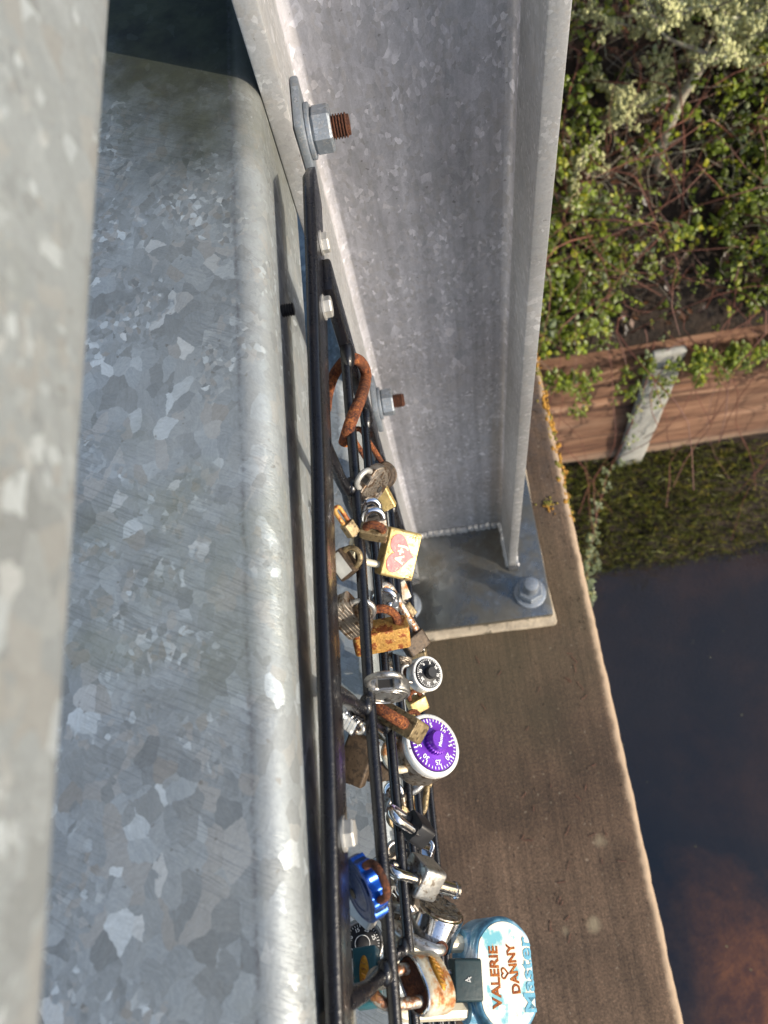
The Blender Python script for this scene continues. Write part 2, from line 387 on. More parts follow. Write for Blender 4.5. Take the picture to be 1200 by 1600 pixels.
# ------------------------------------------------------------------ setting: the deck slab, river, banks
SLAB = -1.137; WATER = -3.9
def slab():
    bm = B()
    n = 260; x0 = -1.6; xe = .2024
    prof = [(x0, SLAB), (-.6, SLAB), (.0, SLAB), (.10, SLAB), (.16, SLAB), (.1895, SLAB), (.1955, SLAB - .002), (.2000, SLAB - .006), (xe, SLAB - .012), (xe, SLAB - .05), (xe, SLAB - .28), (x0, SLAB - .28)]
    rows = []
    for i in range(n + 1):
        y = -1.5 + 7.5 * (i / n) ** 1.0 if False else (-1.2 + 2.4 * i / n if i < n else 3.0)
        row = []
        for j, (x, z) in enumerate(prof):
            dx = dz = 0
            if 5 <= j <= 9:
                w_ = noise.noise(Vector((y * 26, j * .35, 0))) * .0012 + noise.noise(Vector((y * 90, j * .7, 4))) * .0010
                chip = max(0, noise.noise(Vector((y * 13, 7, 0))) - .42) * .02
                dx = w_ - chip; dz = -chip * .5 + w_ * .5
            row.append(bm.verts.new((x + dx, y, z + dz)))
        rows.append(row)
    m = len(prof)
    for a, b in zip(rows, rows[1:]):
        for k in range(m): bm.faces.new((a[k], a[(k + 1) % m], b[(k + 1) % m], b[k]))
    bm.faces.new(rows[0]); bm.faces.new(rows[-1][::-1])
    bmesh.ops.recalc_face_normals(bm, faces=bm.faces)
    return tag(obj('bridge_deck', bm, CONC, loc=(0, 0, SLAB), sharp=50), kind='structure')
slab()

def terrain_h(x, y):
    n1 = noise.noise(Vector((x * 1.3, y * 1.3, 0))) * .12 + noise.noise(Vector((x * 4, y * 4, 3))) * .045
    if y >= 1.72:
        t = min(y - 1.72, 3.2)
        return -2.62 + t * .74 + n1 + max(0, min(12, y - 4.9)) * .10
    if y >= 1.66: return -2.62
    if y > -.6:
        # grassy toe, then the bed falling away
        if y > 1.1: return -3.52 - (1.66 - y) / .50 * .40 + n1 * .6 + noise.noise(Vector((x * 11, y * 11, 2))) * .022 * min(1, (1.66 - y) * 4)
        return -3.968 - min(.7, (1.1 - y) * 1.1) + n1 * .6 + .66 * math.exp(-((x - 1.0) ** 2 + (y + .74) ** 2) / .36)
    mound = .66 * math.exp(-((x - 1.0) ** 2 + (y + .74) ** 2) / .36)
    if y > -8: return -4.65 + n1 * 1.0 + mound
    return -4.65 + n1 * 1.2 + (max(0, -y - 8.0) ** 1.15) * .35 * (1 if y > -18 else 0) + (5.2 if y <= -18 else 0)
def build_ground():
    m = NB('river_bank_soil')
    pos = m.n('ShaderNodeSeparateXYZ', {0: m.n('ShaderNodeNewGeometry').outputs['Position']})
    c = m.ramp(m.noise(14, 7, .7).outputs[0], [(.3, (.010, .008, .006)), (.55, (.035, .022, .014)), (.75, (.075, .045, .026))])
    bed = m.ramp(m.noise(1.6, 6, .6).outputs[0], [(.36, (.006, .007, .009)), (.50, (.014, .012, .012)), (.60, (.035, .022, .014)), (.75, (.07, .040, .02))])
    shoal = m.n('ShaderNodeMapRange', {'Value': m.math('ADD', pos.outputs[2], m.math('MULTIPLY', m.math('SUBTRACT', m.noise(4, 5, .65).outputs[0], .5), .5)), 'From Min': -4.42, 'From Max': -4.02, 'To Min': 0.0, 'To Max': 1.0}).outputs[0]
    away = m.n('ShaderNodeMapRange', {'Value': pos.outputs[1], 'From Min': -.35, 'From Max': .15, 'To Min': 1.0, 'To Max': 0.0}).outputs[0]
    shoal = m.math('MULTIPLY', shoal, away)
    bed = m.mix(shoal, bed, m.ramp(m.noise(9, 5, .7).outputs[0], [(.35, (.17, .075, .030)), (.65, (.50, .25, .10))]))
    c = m.mix(m.ramp(m.n('ShaderNodeMapRange', {'Value': pos.outputs[2], 'From Min': -3.98, 'From Max': -3.90, 'To Min': 1.0, 'To Max': 0.0}).outputs[0], [(0, 0.0), (1, 1.0)]), c, bed)
    mat = m.set(color=c, rough=.95, normal=m.bump(m.noise(60, 6, .7).outputs[0], .8, .02))
    bm = B()
    ys = []
    y = -60.0
    while y < -6: ys.append(y); y += 2.0
    while y < .4: ys.append(y); y += .4
    while y < .9: ys.append(y); y += .1
    y = .93
    while y < 1.655: ys.append(y); y += .045
    ys += [1.68, 1.70, 1.722]
    y = 1.77
    while y < 5.2: ys.append(y); y += .07
    while y < 62: ys.append(y); y += 2.0
    xs = []
    x = -60.0
    while x < -1.5: xs.append(x); x += 2.5
    while x < 4: xs.append(x); x += .05
    while x < 62: xs.append(x); x += 2.5
    rows = [[bm.verts.new((xx, yy, (-3.52 if yy < 1.69 else -2.62) if 1.66 < yy < 1.71 else terrain_h(xx, yy))) for xx in xs] for yy in ys]
    for a, b in zip(rows, rows[1:]):
        for k in range(len(xs) - 1): bm.faces.new((a[k], a[k+1], b[k+1], b[k]))
    tag(obj('river_bank_ground', bm, mat, sharp=60), kind='structure')
    # water
    m = NB('dark_river_water')
    h = m.noise(3.2, 3, .5, co=m.map(scale=(1, .6, 1))).outputs[0]
    bn = m.bump(m.math('ADD', h, m.math('MULTIPLY', m.noise(14, 3).outputs[0], .15)), .25, .03)
    gl = m.n('ShaderNodeBsdfGlossy', {'Color': (1, 1, 1), 'Roughness': .02, 'Normal': bn})
    gg = m.n('ShaderNodeNewGeometry')
    dt = m.n('ShaderNodeVectorMath', {0: bn, 1: gg.outputs['Incoming']}, operation='DOT_PRODUCT').outputs['Value']
    fr = m.math('MULTIPLY_ADD', m.math('POWER', m.math('SUBTRACT', 1.0, m.math('ABSOLUTE', dt), clamp=True), 5.0), .96, .04)
    tr = m.n('ShaderNodeBsdfTransparent', {'Color': (.80, .68, .54)})
    df = m.n('ShaderNodeBsdfDiffuse', {'Color': (.028, .040, .062)})
    sh = m.n('ShaderNodeMixShader', {0: .22, 1: tr.outputs[0], 2: df.outputs[0]})
    mx = m.n('ShaderNodeMixShader', {0: fr, 1: sh.outputs[0], 2: gl.outputs[0]})
    m.put(m.out.inputs[0], mx.outputs[0])
    bm = B()
    v = [bm.verts.new(p) for p in ((-60, -17.5, WATER), (61, -17.5, WATER), (61, 1.45, WATER), (-60, 1.45, WATER))]
    bm.faces.new(v)
    tag(obj('river_water', bm, m.m), kind='structure')
build_ground()

# ------------------------------------------------------------------ galvanised railing
def rrect(cx, cz, w_, h, r, seg=8):
    out = []
    for (sx, sz, a0) in ((1, 1, 0), (-1, 1, 90), (-1, -1, 180), (1, -1, 270)):
        for k in range(seg + 1):
            a = R(a0 + 90 * k / seg)
            out.append((cx + sx * (w_ / 2 - r) + r * math.cos(a), cz + sz * (h / 2 - r) + r * math.sin(a)))
    return out
RAILX = -.0634
def rail(ztop, label, y0=-1.4, y1=3.2):
    root = empty('rail', (RAILX - .051, 0, ztop - .051))
    bm = B()
    out = rrect(RAILX - .051, ztop - .051, .102, .102, .0115)
    prism(bm, out, y0, y1)
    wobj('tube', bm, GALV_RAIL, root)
    bm = B()
    prism(bm, rrect(RAILX - .051, ztop - .051, .094, .094, .008, 3), y1 + .0005, y1 + .006)
    wobj('end_cap', bm, GALV_FL, root)
    return tag(root, label, 'railing', 'square galvanised rails of the railing')
rail(-.0203, 'blurred top rail of the bridge railing, closest to the camera along the left edge')
rail(-.2630, 'broad galvanised rail with large spangles and green grime, second from the top')
rail(-.5500, 'galvanised rail glimpsed between the black frame bar and the lock panel, third from the top')
rail(-.8370, 'lowest galvanised rail, mostly hidden behind the padlocks just above the concrete')

def build_post():
    root = empty('steel_post', (.017, .44, SLAB))
    xl0, xl1, xr0, xr1 = -.0631, -.0512, .0858, .0978
    yf, yb, zt, zb = .364, .520, .06, -1.110
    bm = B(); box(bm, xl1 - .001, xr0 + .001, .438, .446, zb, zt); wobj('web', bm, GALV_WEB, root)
    bm = B(); box(bm, xl0, xl1, yf, yb, zb, zt, .0012); wobj('flange', bm, GALV_FL, root)
    bm = B(); box(bm, xr0, xr1, yf, yb, zb, zt, .0012); wobj('flange', bm, GALV_FL, root)
    # fillets between web and flanges
    bm = B()
    for x, s in ((xl1, 1), (xr0, -1)):
        r = .007
        pts = [(x - s*.0005, .4385)] + [(x + s * (r - r * math.sin(a)), .438 - r + r * math.cos(a)) for a in (0, R(22), R(45), R(68), R(90))] 
        t = bmesh.new()
        lo_ = [t.verts.new((px, py, zb + .004)) for px, py in pts]; hi_ = [t.verts.new((px, py, zt)) for px, py in pts]
        for k in range(len(pts) - 1): t.faces.new((lo_[k], lo_[k+1], hi_[k+1], hi_[k]))
        bmesh.ops.recalc_face_normals(t, faces=t.faces)
        join(bm, t)
    wobj('fillet', bm, GALV_WEB, root)
    bm = B(); box(bm, -.092, .139, .283, .602, -1.124, zb, .0022, 2); wobj('base_plate', bm, GALV_PLATE, root)
    # welds
    bm = B()
    def weld(p0, p1, r):
        n = 46; pts = []; rs = []
        for i in range(n + 1):
            t = i / n
            p = Vector(p0).lerp(Vector(p1), t); p += Vector((noise.noise(p * 90), noise.noise(p * 90 + Vector((5, 5, 5))), 0)) * .0012
            pts.append(p); rs.append(r * (1 + .16 * math.sin(i * 2.1) + .2 * noise.noise(p * 130)))
        tube(bm, pts, rs, 8)
    weld((xl1, .436, zb + .001), (xr0, .436, zb + .001), .0065)
    weld((xr0 + .001, yf, zb + .001), (xr0 + .001, .434, zb + .001), .0055)
    weld((xr1 - .001, yf - .001, zb + .001), (xr1 - .001, yb, zb + .001), .0062)
    weld((xr0 - .001, yf, zb + .001), (xr1 + .002, yf, zb + .001), .0065)
    weld((xl0, yf, zb + .001), (xl1, yf, zb + .001), .006)
    wobj('weld', bm, GALV_FL, root)
    # bolts through the left flange
    for zc, yc in ((-.3140, .3840), (-.622, .3840)):
        g = empty('flange_bolt', (0, 0, 0)); g.parent = root; g.location = Vector((xl1, yc, zc)) - root.location
        tilt = R(6)
        Mx = Matrix.Rotation(R(90), 4, 'Y')
        bm = B(); box(bm, 0.0004, .0052, -.0195, .0195, -.0225, .0225, .0014, 2, Matrix.Rotation(R(3), 4, 'X')); obj('square_washer', bm, GALV_BOLT, g)
        bm = B(); lathe(bm, [(.0075, .0054), (.0150, .0054), (.0155, .0059), (.0155, .0076), (.0150, .0081), (.0075, .0081)], M=Mx); obj('washer', bm, GALV_BOLT, g)
        bm = B(); hexnut(bm, .0132, .0112, Mx @ Matrix.Translation((0, 0, .0083)) @ Matrix.Rotation(R(14), 4, 'Z')); obj('nut', bm, GALV_BOLT, g, sharp=25)
        bm = B(); pr = [(.0066, .009)]
        z = .0185
        while z < .0285: pr += [(.0058, z), (.0069, z + .0006), (.0069, z + .0009), (.0058, z + .0015)]; z += .0017
        pr += [(.0056, .0300)]
        lathe(bm, pr, M=Mx, seg=28); obj('thread', bm, RUST_DARK, g, sharp=20)
    # anchor bolts
    for x, y in ((.1105, .3190), (-.076, .3250), (.1105, .566), (-.076, .566)):
        g = empty('anchor_bolt'); g.parent = root; g.location = Vector((x, y, zb)) - root.location
        bm = B(); lathe(bm, [(.009, .0003), (.0225, .0003), (.0235, .0012), (.0235, .0036), (.0225, .0042), (.009, .0042)]); obj('washer', bm, GALV_BOLT, g)
        bm = B(); hexnut(bm, .0195, .018, Matrix.Translation((0, 0, .0044)) @ Matrix.Rotation(.4, 4, 'Z'), .14); obj('nut', bm, GALV_BOLT, g, sharp=25)
        bm = B(); lathe(bm, [(.0112, .01), (.0112, .044), (.0100, .0475), (.0060, .0490)], seg=32); obj('rod', bm, GALV_BOLT, g)
    tag(root, 'galvanised steel H-section post with nutted bolts, standing on a bolted base plate', 'post')
    # grout pad
    bm = B()
    box(bm, -.094, .142, .272, .61, SLAB + .0005, -1.1245, .004, 2)
    bmesh.ops.subdivide_edges(bm, edges=bm.edges[:], cuts=5, use_grid_fill=True)
    for v in bm.verts:
        if v.co.z > SLAB + .004:
            v.co += Vector((noise.noise(v.co * 60), noise.noise(v.co * 60 + Vector((9, 0, 0))), 0)) * .004
    tag(obj('grout_pad', bm, GROUT, loc=(.02, .44, SLAB), sharp=50), 'pale chipped grout bed under the base plate of the steel post', 'grout bed')
build_post()

# ------------------------------------------------------------------ black panel that carries the locks
def PX(y): return -.0450 + (y - .10) * .020
def frame_pt(y):
    t = (y + .05) / .34
    return Vector((-.0574 + t * .0132, y, -.2800 - t * .0010))
WZ = [-.348, -.418, -.488, -.558, -.628, -.690]
UPY = [.167, .057, -.048, -.153, -.258, -.363]
def build_panel():
    root = empty('lock_panel', (PX(0), 0, -.47))
    # top frame bar: flat bar standing on edge
    bm = B()
    a = frame_pt(-.62); b = frame_pt(.330)
    n = 60; rows = []
    sec = []
    w2 = .0031; hh = .0235
    for (cx, cz, a0) in ((w2 - .0022, -.0022, 0), (-w2 + .0022, -.0022, 90), (-w2 + .0022, -hh + .0022, 180), (w2 - .0022, -hh + .0022, 270)):
        for k in range(5):
            an = R(a0 + 90 * k / 4); sec.append((cx + .0022 * math.cos(an), cz + .0022 * math.sin(an)))
    for i in range(n + 1):
        t = i / n; p = a.lerp(b, t); hs = 1.0
        p.x += noise.noise(Vector((p.y * 14, 0, 0))) * .0005
        k = max(0, (p.y - .316) / .014)
        hs = math.sqrt(max(0.02, 1 - k * k))
        rows.append([bm.verts.new((p.x + sx * (1 - .3 * k), p.y, p.z - hh / 2 + (sz + hh / 2) * hs)) for sx, sz in sec])
    m = len(sec)
    for r0, r1 in zip(rows, rows[1:]):
        for k in range(m): bm.faces.new((r0[k], r0[(k+1) % m], r1[(k+1) % m], r1[k]))
    bm.faces.new(rows[0]); bm.faces.new(rows[-1][::-1])
    bmesh.ops.recalc_face_normals(bm, faces=bm.faces)
    wobj('top_bar', bm, BLACK, root)
    # end bar going down
    bm = B()
    xe = PX(.262) + .001
    box(bm, xe - .003, xe + .003, .252, .272, -.70, -.296, .0015, 2)
    wobj('end_bar', bm, BLACK, root)
    # horizontal wires
    for z in WZ:
        bm = B(); pts = []; n = 80
        for i in range(n + 1):
            y = -.62 + (.253 + .62) * i / n
            wob = noise.noise(Vector((y * 9, z * 40, 0))) * .0008
            pts.append((PX(y) + .0010 + wob, y, z + noise.noise(Vector((y * 8, z * 30, 5))) * .001))
        r = .00275 if z > -.6 else .0026
        rs = [r] * (n + 1)
        tube(bm, pts, rs, 14)
        # flattened weld to the end bar
        t = bmesh.new(); bmesh.ops.create_icosphere(t, subdivisions=2, radius=1)
        for v in t.verts: v.co = Vector((v.co.x * .0042, v.co.y * .011, v.co.z * .0062)) + Vector((xe + .001, .250, z))
        join(bm, t)
        wobj('wire', bm, BLACK, root)
    # uprights
    for y in UPY:
        bm = B()
        top = frame_pt(y); x = PX(y) - .0035
        zt = top.z - .018
        pts = []; rs = []
        n = 46
        for i in range(n + 1):
            z = zt + (-.694 - zt) * i / n
            dmin = min(abs(z - q) for q in WZ)
            k = math.exp(-(dmin / .006) ** 2)
            k0 = math.exp(-((z - zt) / .014) ** 2)
            pts.append((x + .0008 * k - .001 * (1 - k) + (top.x - x) * min(1, k0 * 1.0), y + noise.noise(Vector((y * 50, z * 22, 0))) * .0012, z))
            rs.append(.0030 + .0008 * k + .0016 * k0)
        tube(bm, pts, rs, 14)
        for z in WZ:
            t = bmesh.new(); bmesh.ops.create_icosphere(t, subdivisions=2, radius=1)
            for v in t.verts:
                v.co = Vector((v.co.x * .0036, v.co.y * .0056, v.co.z * .0052)) + Vector((PX(y) - .0008, y + .0012, z))
            join(bm, t)
        wobj('upright', bm, BLACK, root)
    # fixing bolts
    for y, dz in ((.2790, -.017), (.2390, -.017), (.0048, -.017), (-.30, -.017)):
        p = frame_pt(y) + Vector((.0031, 0, dz + .005))
        bm = B(); Mx = Matrix.Translation(p) @ Matrix.Rotation(R(90), 4, 'Y')
        hexnut(bm, .0052, .0045, Mx @ Matrix.Rotation(y * 9, 4, 'Z'), .15)
        lathe(bm, [(.0062, .0001), (.0062, .0010)], M=Mx, seg=24)
        b_ = wobj('bolt', bm, PALEMETAL, root, sharp=25)
        gap = p.x - .0076 - RAILX
        if gap < .006 or y > .25 or y < .1: continue
        bm = B(); q = Vector((RAILX - .001, y + .002, p.z))
        pr = []; z = 0
        while z < min(gap, .0068): pr += [(.0027, z), (.0033, z + .0005), (.0027, z + .001)]; z += .0012
        lathe(bm, pr, M=Matrix.Translation(q) @ Matrix.Rotation(R(90), 4, 'Y'), seg=18)
        wobj('spacer', bm, BLACKP, root, sharp=25)
    tag(root, 'glossy black wire panel with heavy top bar, bolted to the rails, full of padlocks', 'wire panel')
build_panel()

# ------------------------------------------------------------------ far bank: timber wall, concrete post, bramble, shrub
def timber_mat():
    m = NB('weathered_timber')
    co = m.dist(m.co, .03, 4)
    g = m.noise(1, 6, .65, co=m.map(scale=(1.6, 30, 24), co=co)).outputs[0]
    c = m.ramp(g, [(.32, (.040, .018, .011)), (.46, (.17, .080, .044)), (.57, (.29, .155, .088)), (.70, (.44, .28, .18))])
    c = m.mix(m.ramp(m.noise(3, 5).outputs[0], [(.45, 0.0), (.7, .7)]), c, (.10, .055, .035))
    pos = m.n('ShaderNodeSeparateXYZ', {0: m.n('ShaderNodeNewGeometry').outputs['Position']})
    wet = m.math('ADD', pos.outputs[2], m.math('MULTIPLY', m.noise(5, 4).outputs[0], .08))
    c = m.mix(m.ramp(m.n('ShaderNodeMapRange', {'Value': wet, 'From Min': -3.44, 'From Max': -3.36, 'To Min': 1.0, 'To Max': 0.0}).outputs[0], [(0, 0.0), (1, .5)]), c, (.40, .30, .21))
    return m.set(color=c, rough=.85, normal=m.bump(g, .7, .006))
TIMBER = timber_mat()
OLDCONC = simple('old_grey_concrete', (.34, .33, .29), .9, 0, .3, 14, .6, .004, 90, spots=[((.06, .055, .045), 9, .56, .8), ((.13, .15, .06), 14, .6, .7)])

def build_wall():
    root = empty('retaining_wall', (1.2, 1.70, -3.52))
    tag(root, 'brown weathered timber board wall holding back the bramble bank above the grass', 'retaining wall')
    for z0, z1, dy in ((-3.50, -3.215, 0), (-3.21, -2.93, .004), (-2.925, -2.62, .012)):
        bm = B()
        n = 160
        sec = [(0, z0 + .012), (.004, z0 + .003), (.012, z0), (.055, z0), (.055, z1), (.012, z1), (.004, z1 - .003), (0, z1 - .012)]
        sec = [(0, z0 + .012 + (z1 - z0 - .024) * k / 8) for k in range(8, -1, -1)] + sec[1:7]
        rows = []
        for i in range(n + 1):
            x = -2.0 + 7 * i / n
            rows.append([bm.verts.new((x, 1.645 + dy + yy + (noise.noise(Vector((x * 1.6, z * 16, 0))) * .012 + noise.noise(Vector((x * 4, z * 50, 9))) * .005 if yy < .01 else 0),
                z + noise.noise(Vector((x * 2.2, round(z0 * 10), 0))) * .008)) for yy, z in sec])
        m = len(sec)
        for a, b in zip(rows, rows[1:]):
            for k in range(m): bm.faces.new((a[k], a[(k+1) % m], b[(k+1) % m], b[k]))
        bm.faces.new(rows[0]); bm.faces.new(rows[-1][::-1])
        bmesh.ops.recalc_face_normals(bm, faces=bm.faces)
        wobj('board', bm, TIMBER, root)
build_wall()
def conc_post():
    bm = B()
    box(bm, .885, 1.020, 1.606, 1.640, -3.56, -2.57, .014, 3)
    bmesh.ops.subdivide_edges(bm, edges=[e for e in bm.edges if e.calc_length() > .3], cuts=20, use_grid_fill=True)
    for v in bm.verts: v.co += Vector((noise.noise(v.co * 9), noise.noise(v.co * 11 + Vector((3, 3, 3))), 0)) * .004
    tag(obj('concrete_post', bm, OLDCONC, loc=(.972, 1.61, -3.6), sharp=50), 'lichen-stained grey concrete post standing in front of the brown timber wall', 'concrete post')
conc_post()

def leafmat(name, col, var=.45, trans=.35):
    m = NB(name)
    isl = m.n('ShaderNodeNewGeometry').outputs['Random Per Island']
    c = m.ramp(isl, [(0, tuple(x * (1 - var) for x in col)), (.45, col), (.8, tuple(x * (1 + var) for x in col)), (1, (col[0] * 2.6, col[1] * 1.9, col[2] * 1.2))])
    m.set(color=c, rough=.42)
    t = m.n('ShaderNodeBsdfTranslucent', {'Color': c})
    mx = m.n('ShaderNodeMixShader', {0: trans, 1: m.b.outputs[0], 2: t.outputs[0]})
    m.put(m.out.inputs[0], mx.outputs[0])
    return m.m
LEAF = leafmat('bramble_leaf', (.135, .180, .016), .6)
LEAF2 = leafmat('pale_leaf', (.20, .24, .12), .3)
STEM = simple('bramble_stem', (.150, .055, .034), .6, 0, .5, 12, .2, .001, 200)
TWIG = simple('grey_bark', (.30, .26, .20), .8, 0, .4, 25, .5, .002, 200, spots=[((.42, .44, .30), 30, .52, .9)])
LICHEN = simple('pale_lichen', (.42, .42, .20), .9, 0, .35, 20, .4, .002, 120)
GRASS = leafmat('bank_grass', (.135, .150, .032), .75, .3)
MOSSM = simple('orange_moss', (.30, .15, .02), .95, 0, .6, 120, .6, .002, 500, spots=[((.10, .12, .02), 40, .5, .8)])

def leafy(bm_verts, bm_faces, p, nrm, size, up):
    """one trifoliate leaf: three cupped pointed leaflets"""
    u = nrm.cross(up)
    if u.length < .1: u = nrm.cross(Vector((1, 0, 0)))
    u.normalize(); v = u.cross(nrm).normalized()
    for a in (0, 2.05, -2.05):
        d = u * math.sin(a) + v * math.cos(a)
        s = nrm.cross(d).normalized()
        L = size * (1.0 if a == 0 else .82); W = L * .40
        o = p + d * L * .12
        i0 = len(bm_verts)
        drop = nrm * (-L * .16)
        bm_verts += [o, o + d * L * .35 + s * W + drop, o + d * L * .38 + nrm * L * .05, o + d * L * .35 - s * W + drop,
                     o + d * L * .75 + s * W * .55 + drop, o + d * L * .75 - s * W * .55 + drop, o + d * L + drop * 1.5]
        bm_faces += [(i0, i0+1, i0+2), (i0, i0+2, i0+3), (i0+1, i0+4, i0+6, i0+2), (i0+2, i0+6, i0+5, i0+3)]
def mesh_from(name, verts, faces, mat, kind=None, smooth=False, parent=None):
    me = bpy.data.meshes.new(name); me.from_pydata([tuple(v) for v in verts], [], faces)
    if smooth: me.polygons.foreach_set('use_smooth', [True] * len(me.polygons))
    me.materials.append(mat)
    o = bpy.data.objects.new(name, me); COL.objects.link(o)
    if kind: o['kind'] = kind
    if parent: o.parent = parent
    return o
rnd = random.Random(11)
def slope_pt(x, t):
    """x along the wall, t metres up the bank"""
    y = 1.72 + t
    return Vector((x, y, terrain_h(x, y)))
def leaves():
    V, F, V2, F2 = [], [], [], []
    n = 0
    while n < 10500:
        x = rnd.uniform(-.9, 3.0); t = rnd.uniform(-.02, 2.3) ** 1.0
        p = slope_pt(x, t)
        cl = noise.noise(Vector((x * 2.1, t * 2.4, 1.5))) + .55 * noise.noise(Vector((x * 6, t * 6, 8)))
        dens = .56 + cl * 2.2 - max(0, t - .70) * .9 + (.45 if t < .40 else 0) - max(0, .15 - t) * .3
        if rnd.random() > max(.13, dens): continue
        n += 1
        h = abs(rnd.gauss(0, .13)) + .02
        q = p + Vector((rnd.uniform(-.02, .02), -.45 * h, .9 * h))
        nr = Vector((rnd.gauss(.25, .5), rnd.gauss(-.45, .4), rnd.gauss(.75, .4))).normalized()
        s = rnd.choice((rnd.uniform(.010, .018), rnd.uniform(.016, .028), rnd.uniform(.016, .028), rnd.uniform(.030, .044)))
        (leafy)(V if rnd.random() < .93 else V2, F if len(V2) == -1 else (F if False else F), q, nr, s, Vector((0, 0, 1))) if False else None
        if rnd.random() < .97: leafy(V, F, q, nr, s, Vector((0, rnd.random() - .5, 1)))
        else: leafy(V2, F2, q, nr, s * 1.15, Vector((0, 0, 1)))
    # sprays hanging over the timber wall
    for k in range(120):
        x = rnd.uniform(-.6, 2.8); L = rnd.uniform(.03, .13) if k % 3 else rnd.uniform(.1, .36)
        for j in range(int(L * 75)):
            f = j / (L * 75)
            q = Vector((x + rnd.gauss(0, .02), 1.60 - rnd.random() * .05, -2.58 - f * L + rnd.gauss(0, .01)))
            leafy(V, F, q, Vector((rnd.gauss(.2, .4), -1, rnd.gauss(.4, .4))).normalized(), rnd.uniform(.016, .030), Vector((0, 0, 1)))
    tag(mesh_from('bramble_leaves', V, F, LEAF), kind='stuff')
    tag(mesh_from('pale_bramble_leaves', V2, F2, LEAF2), kind='stuff')
leaves()
def arch(p0, d, L, sag, n=14, wig=.03):
    pts = []; d = d.normalized(); s = rnd.random() * 50
    for i in range(n + 1):
        t = i / n
        pts.append(p0 + d * (L * t) + Vector((0, 0, sag * 4 * t * (1 - t) - .25 * L * t * t)) + Vector((noise.noise(Vector((s, t * 3, 0))), noise.noise(Vector((s, t * 3, 7))), noise.noise(Vector((s, t * 3, 3))))) * wig)
    return pts
def stems():
    bm = B()
    for k in range(760):
        x = rnd.uniform(-.9, 3.0); t = rnd.uniform(0, 2.2)
        p = slope_pt(x, t) + Vector((0, 0, rnd.uniform(-.02, .10)))
        a = rnd.uniform(0, 2 * PI)
        d = Vector((math.cos(a), math.sin(a) * .8 - .2, rnd.uniform(0, .6)))
        L = rnd.uniform(.25, 1.1); r = rnd.choice((.0012, .0016, .0022, .0032))
        pts = arch(p, d, L, rnd.uniform(.04, .34), 12, .12)
        tube(bm, pts, [r * (1 - .6 * i / 12) for i in range(13)], 5)
    # a few that droop over the wall and cast the crossing shadows
    for k in range(26):
        x = rnd.uniform(-.2, 2.4)
        p = Vector((x, 1.72, -2.52)); d = Vector((rnd.uniform(-.8, .8), -.45, -.55))
        tube(bm, arch(p, d, rnd.uniform(.4, 1.0), .06, 12, .12), [.0018] * 13, 5)
    tag(obj('bramble_stems', bm, STEM), kind='stuff')
    bm = B()
    for k in range(1300):
        x = rnd.uniform(-.9, 3.0); t = rnd.uniform(.1, 2.3)
        p = slope_pt(x, t) + Vector((0, 0, rnd.uniform(-.02, .12)))
        a = rnd.uniform(0, 2 * PI)
        tube(bm, arch(p, Vector((math.cos(a), math.sin(a), rnd.uniform(0, .9))), rnd.uniform(.1, .5), rnd.uniform(0, .06), 8, .09), [.0014 * (1 - .09 * i) for i in range(9)], 4)
    tag(obj('dead_twigs', bm, TWIG), kind='stuff')
stems()
def litter():
    V, F = [], []
    for k in range(9000):
        x = rnd.uniform(-.9, 3.0); t = rnd.uniform(0, 2.4)
        p = slope_pt(x, t) + Vector((0, 0, rnd.uniform(.0, .05)))
        nr = Vector((rnd.gauss(0, .5), rnd.gauss(-.3, .5), 1)).normalized(); u = nr.cross(Vector((rnd.random() - .5, rnd.random() - .5, .1))).normalized(); v = u.cross(nr)
        s = rnd.uniform(.008, .024); i = len(V)
        V += [p - u * s, p + v * s * .5 + nr * s * .2, p + u * s, p - v * s * .5]; F += [(i, i+1, i+2, i+3)]
    m = leafmat('dead_leaf', (.060, .032, .018), .6, .1)
    tag(mesh_from('dead_leaf_litter', V, F, m), kind='stuff')
litter()
def grass():
    V, F = [], []
    n = 0
    while n < 15000:
        x = rnd.uniform(-.6, 2.8); y = rnd.uniform(.98, 1.64)
        z = terrain_h(x, y)
        if z < WATER - .03: continue
        if x > 1.25 and rnd.random() < min(.85, (x - 1.25) * 1.6): continue
        n += 1
        h = rnd.uniform(.02, .07) * (.6 + .6 * (y - 1.06) / .58); w_ = rnd.uniform(.0014, .0030)
        a = rnd.uniform(0, 2 * PI); sx, sy = math.cos(a) * w_, math.sin(a) * w_
        lx, ly = rnd.gauss(0, .5) * h, rnd.gauss(-.45, .4) * h
        i = len(V)
        V += [(x - sx, y - sy, z), (x + sx, y + sy, z), (x + lx * .4 + sx * .8, y + ly * .4 + sy * .8, z + h * .6), (x + lx, y + ly, z + h * .9), (x + lx * .4 - sx * .8, y + ly * .4 - sy * .8, z + h * .6)]
        F += [(i, i+1, i+2, i+3, i+4)]
    tag(mesh_from('bank_grass', V, F, GRASS), kind='stuff')
grass()

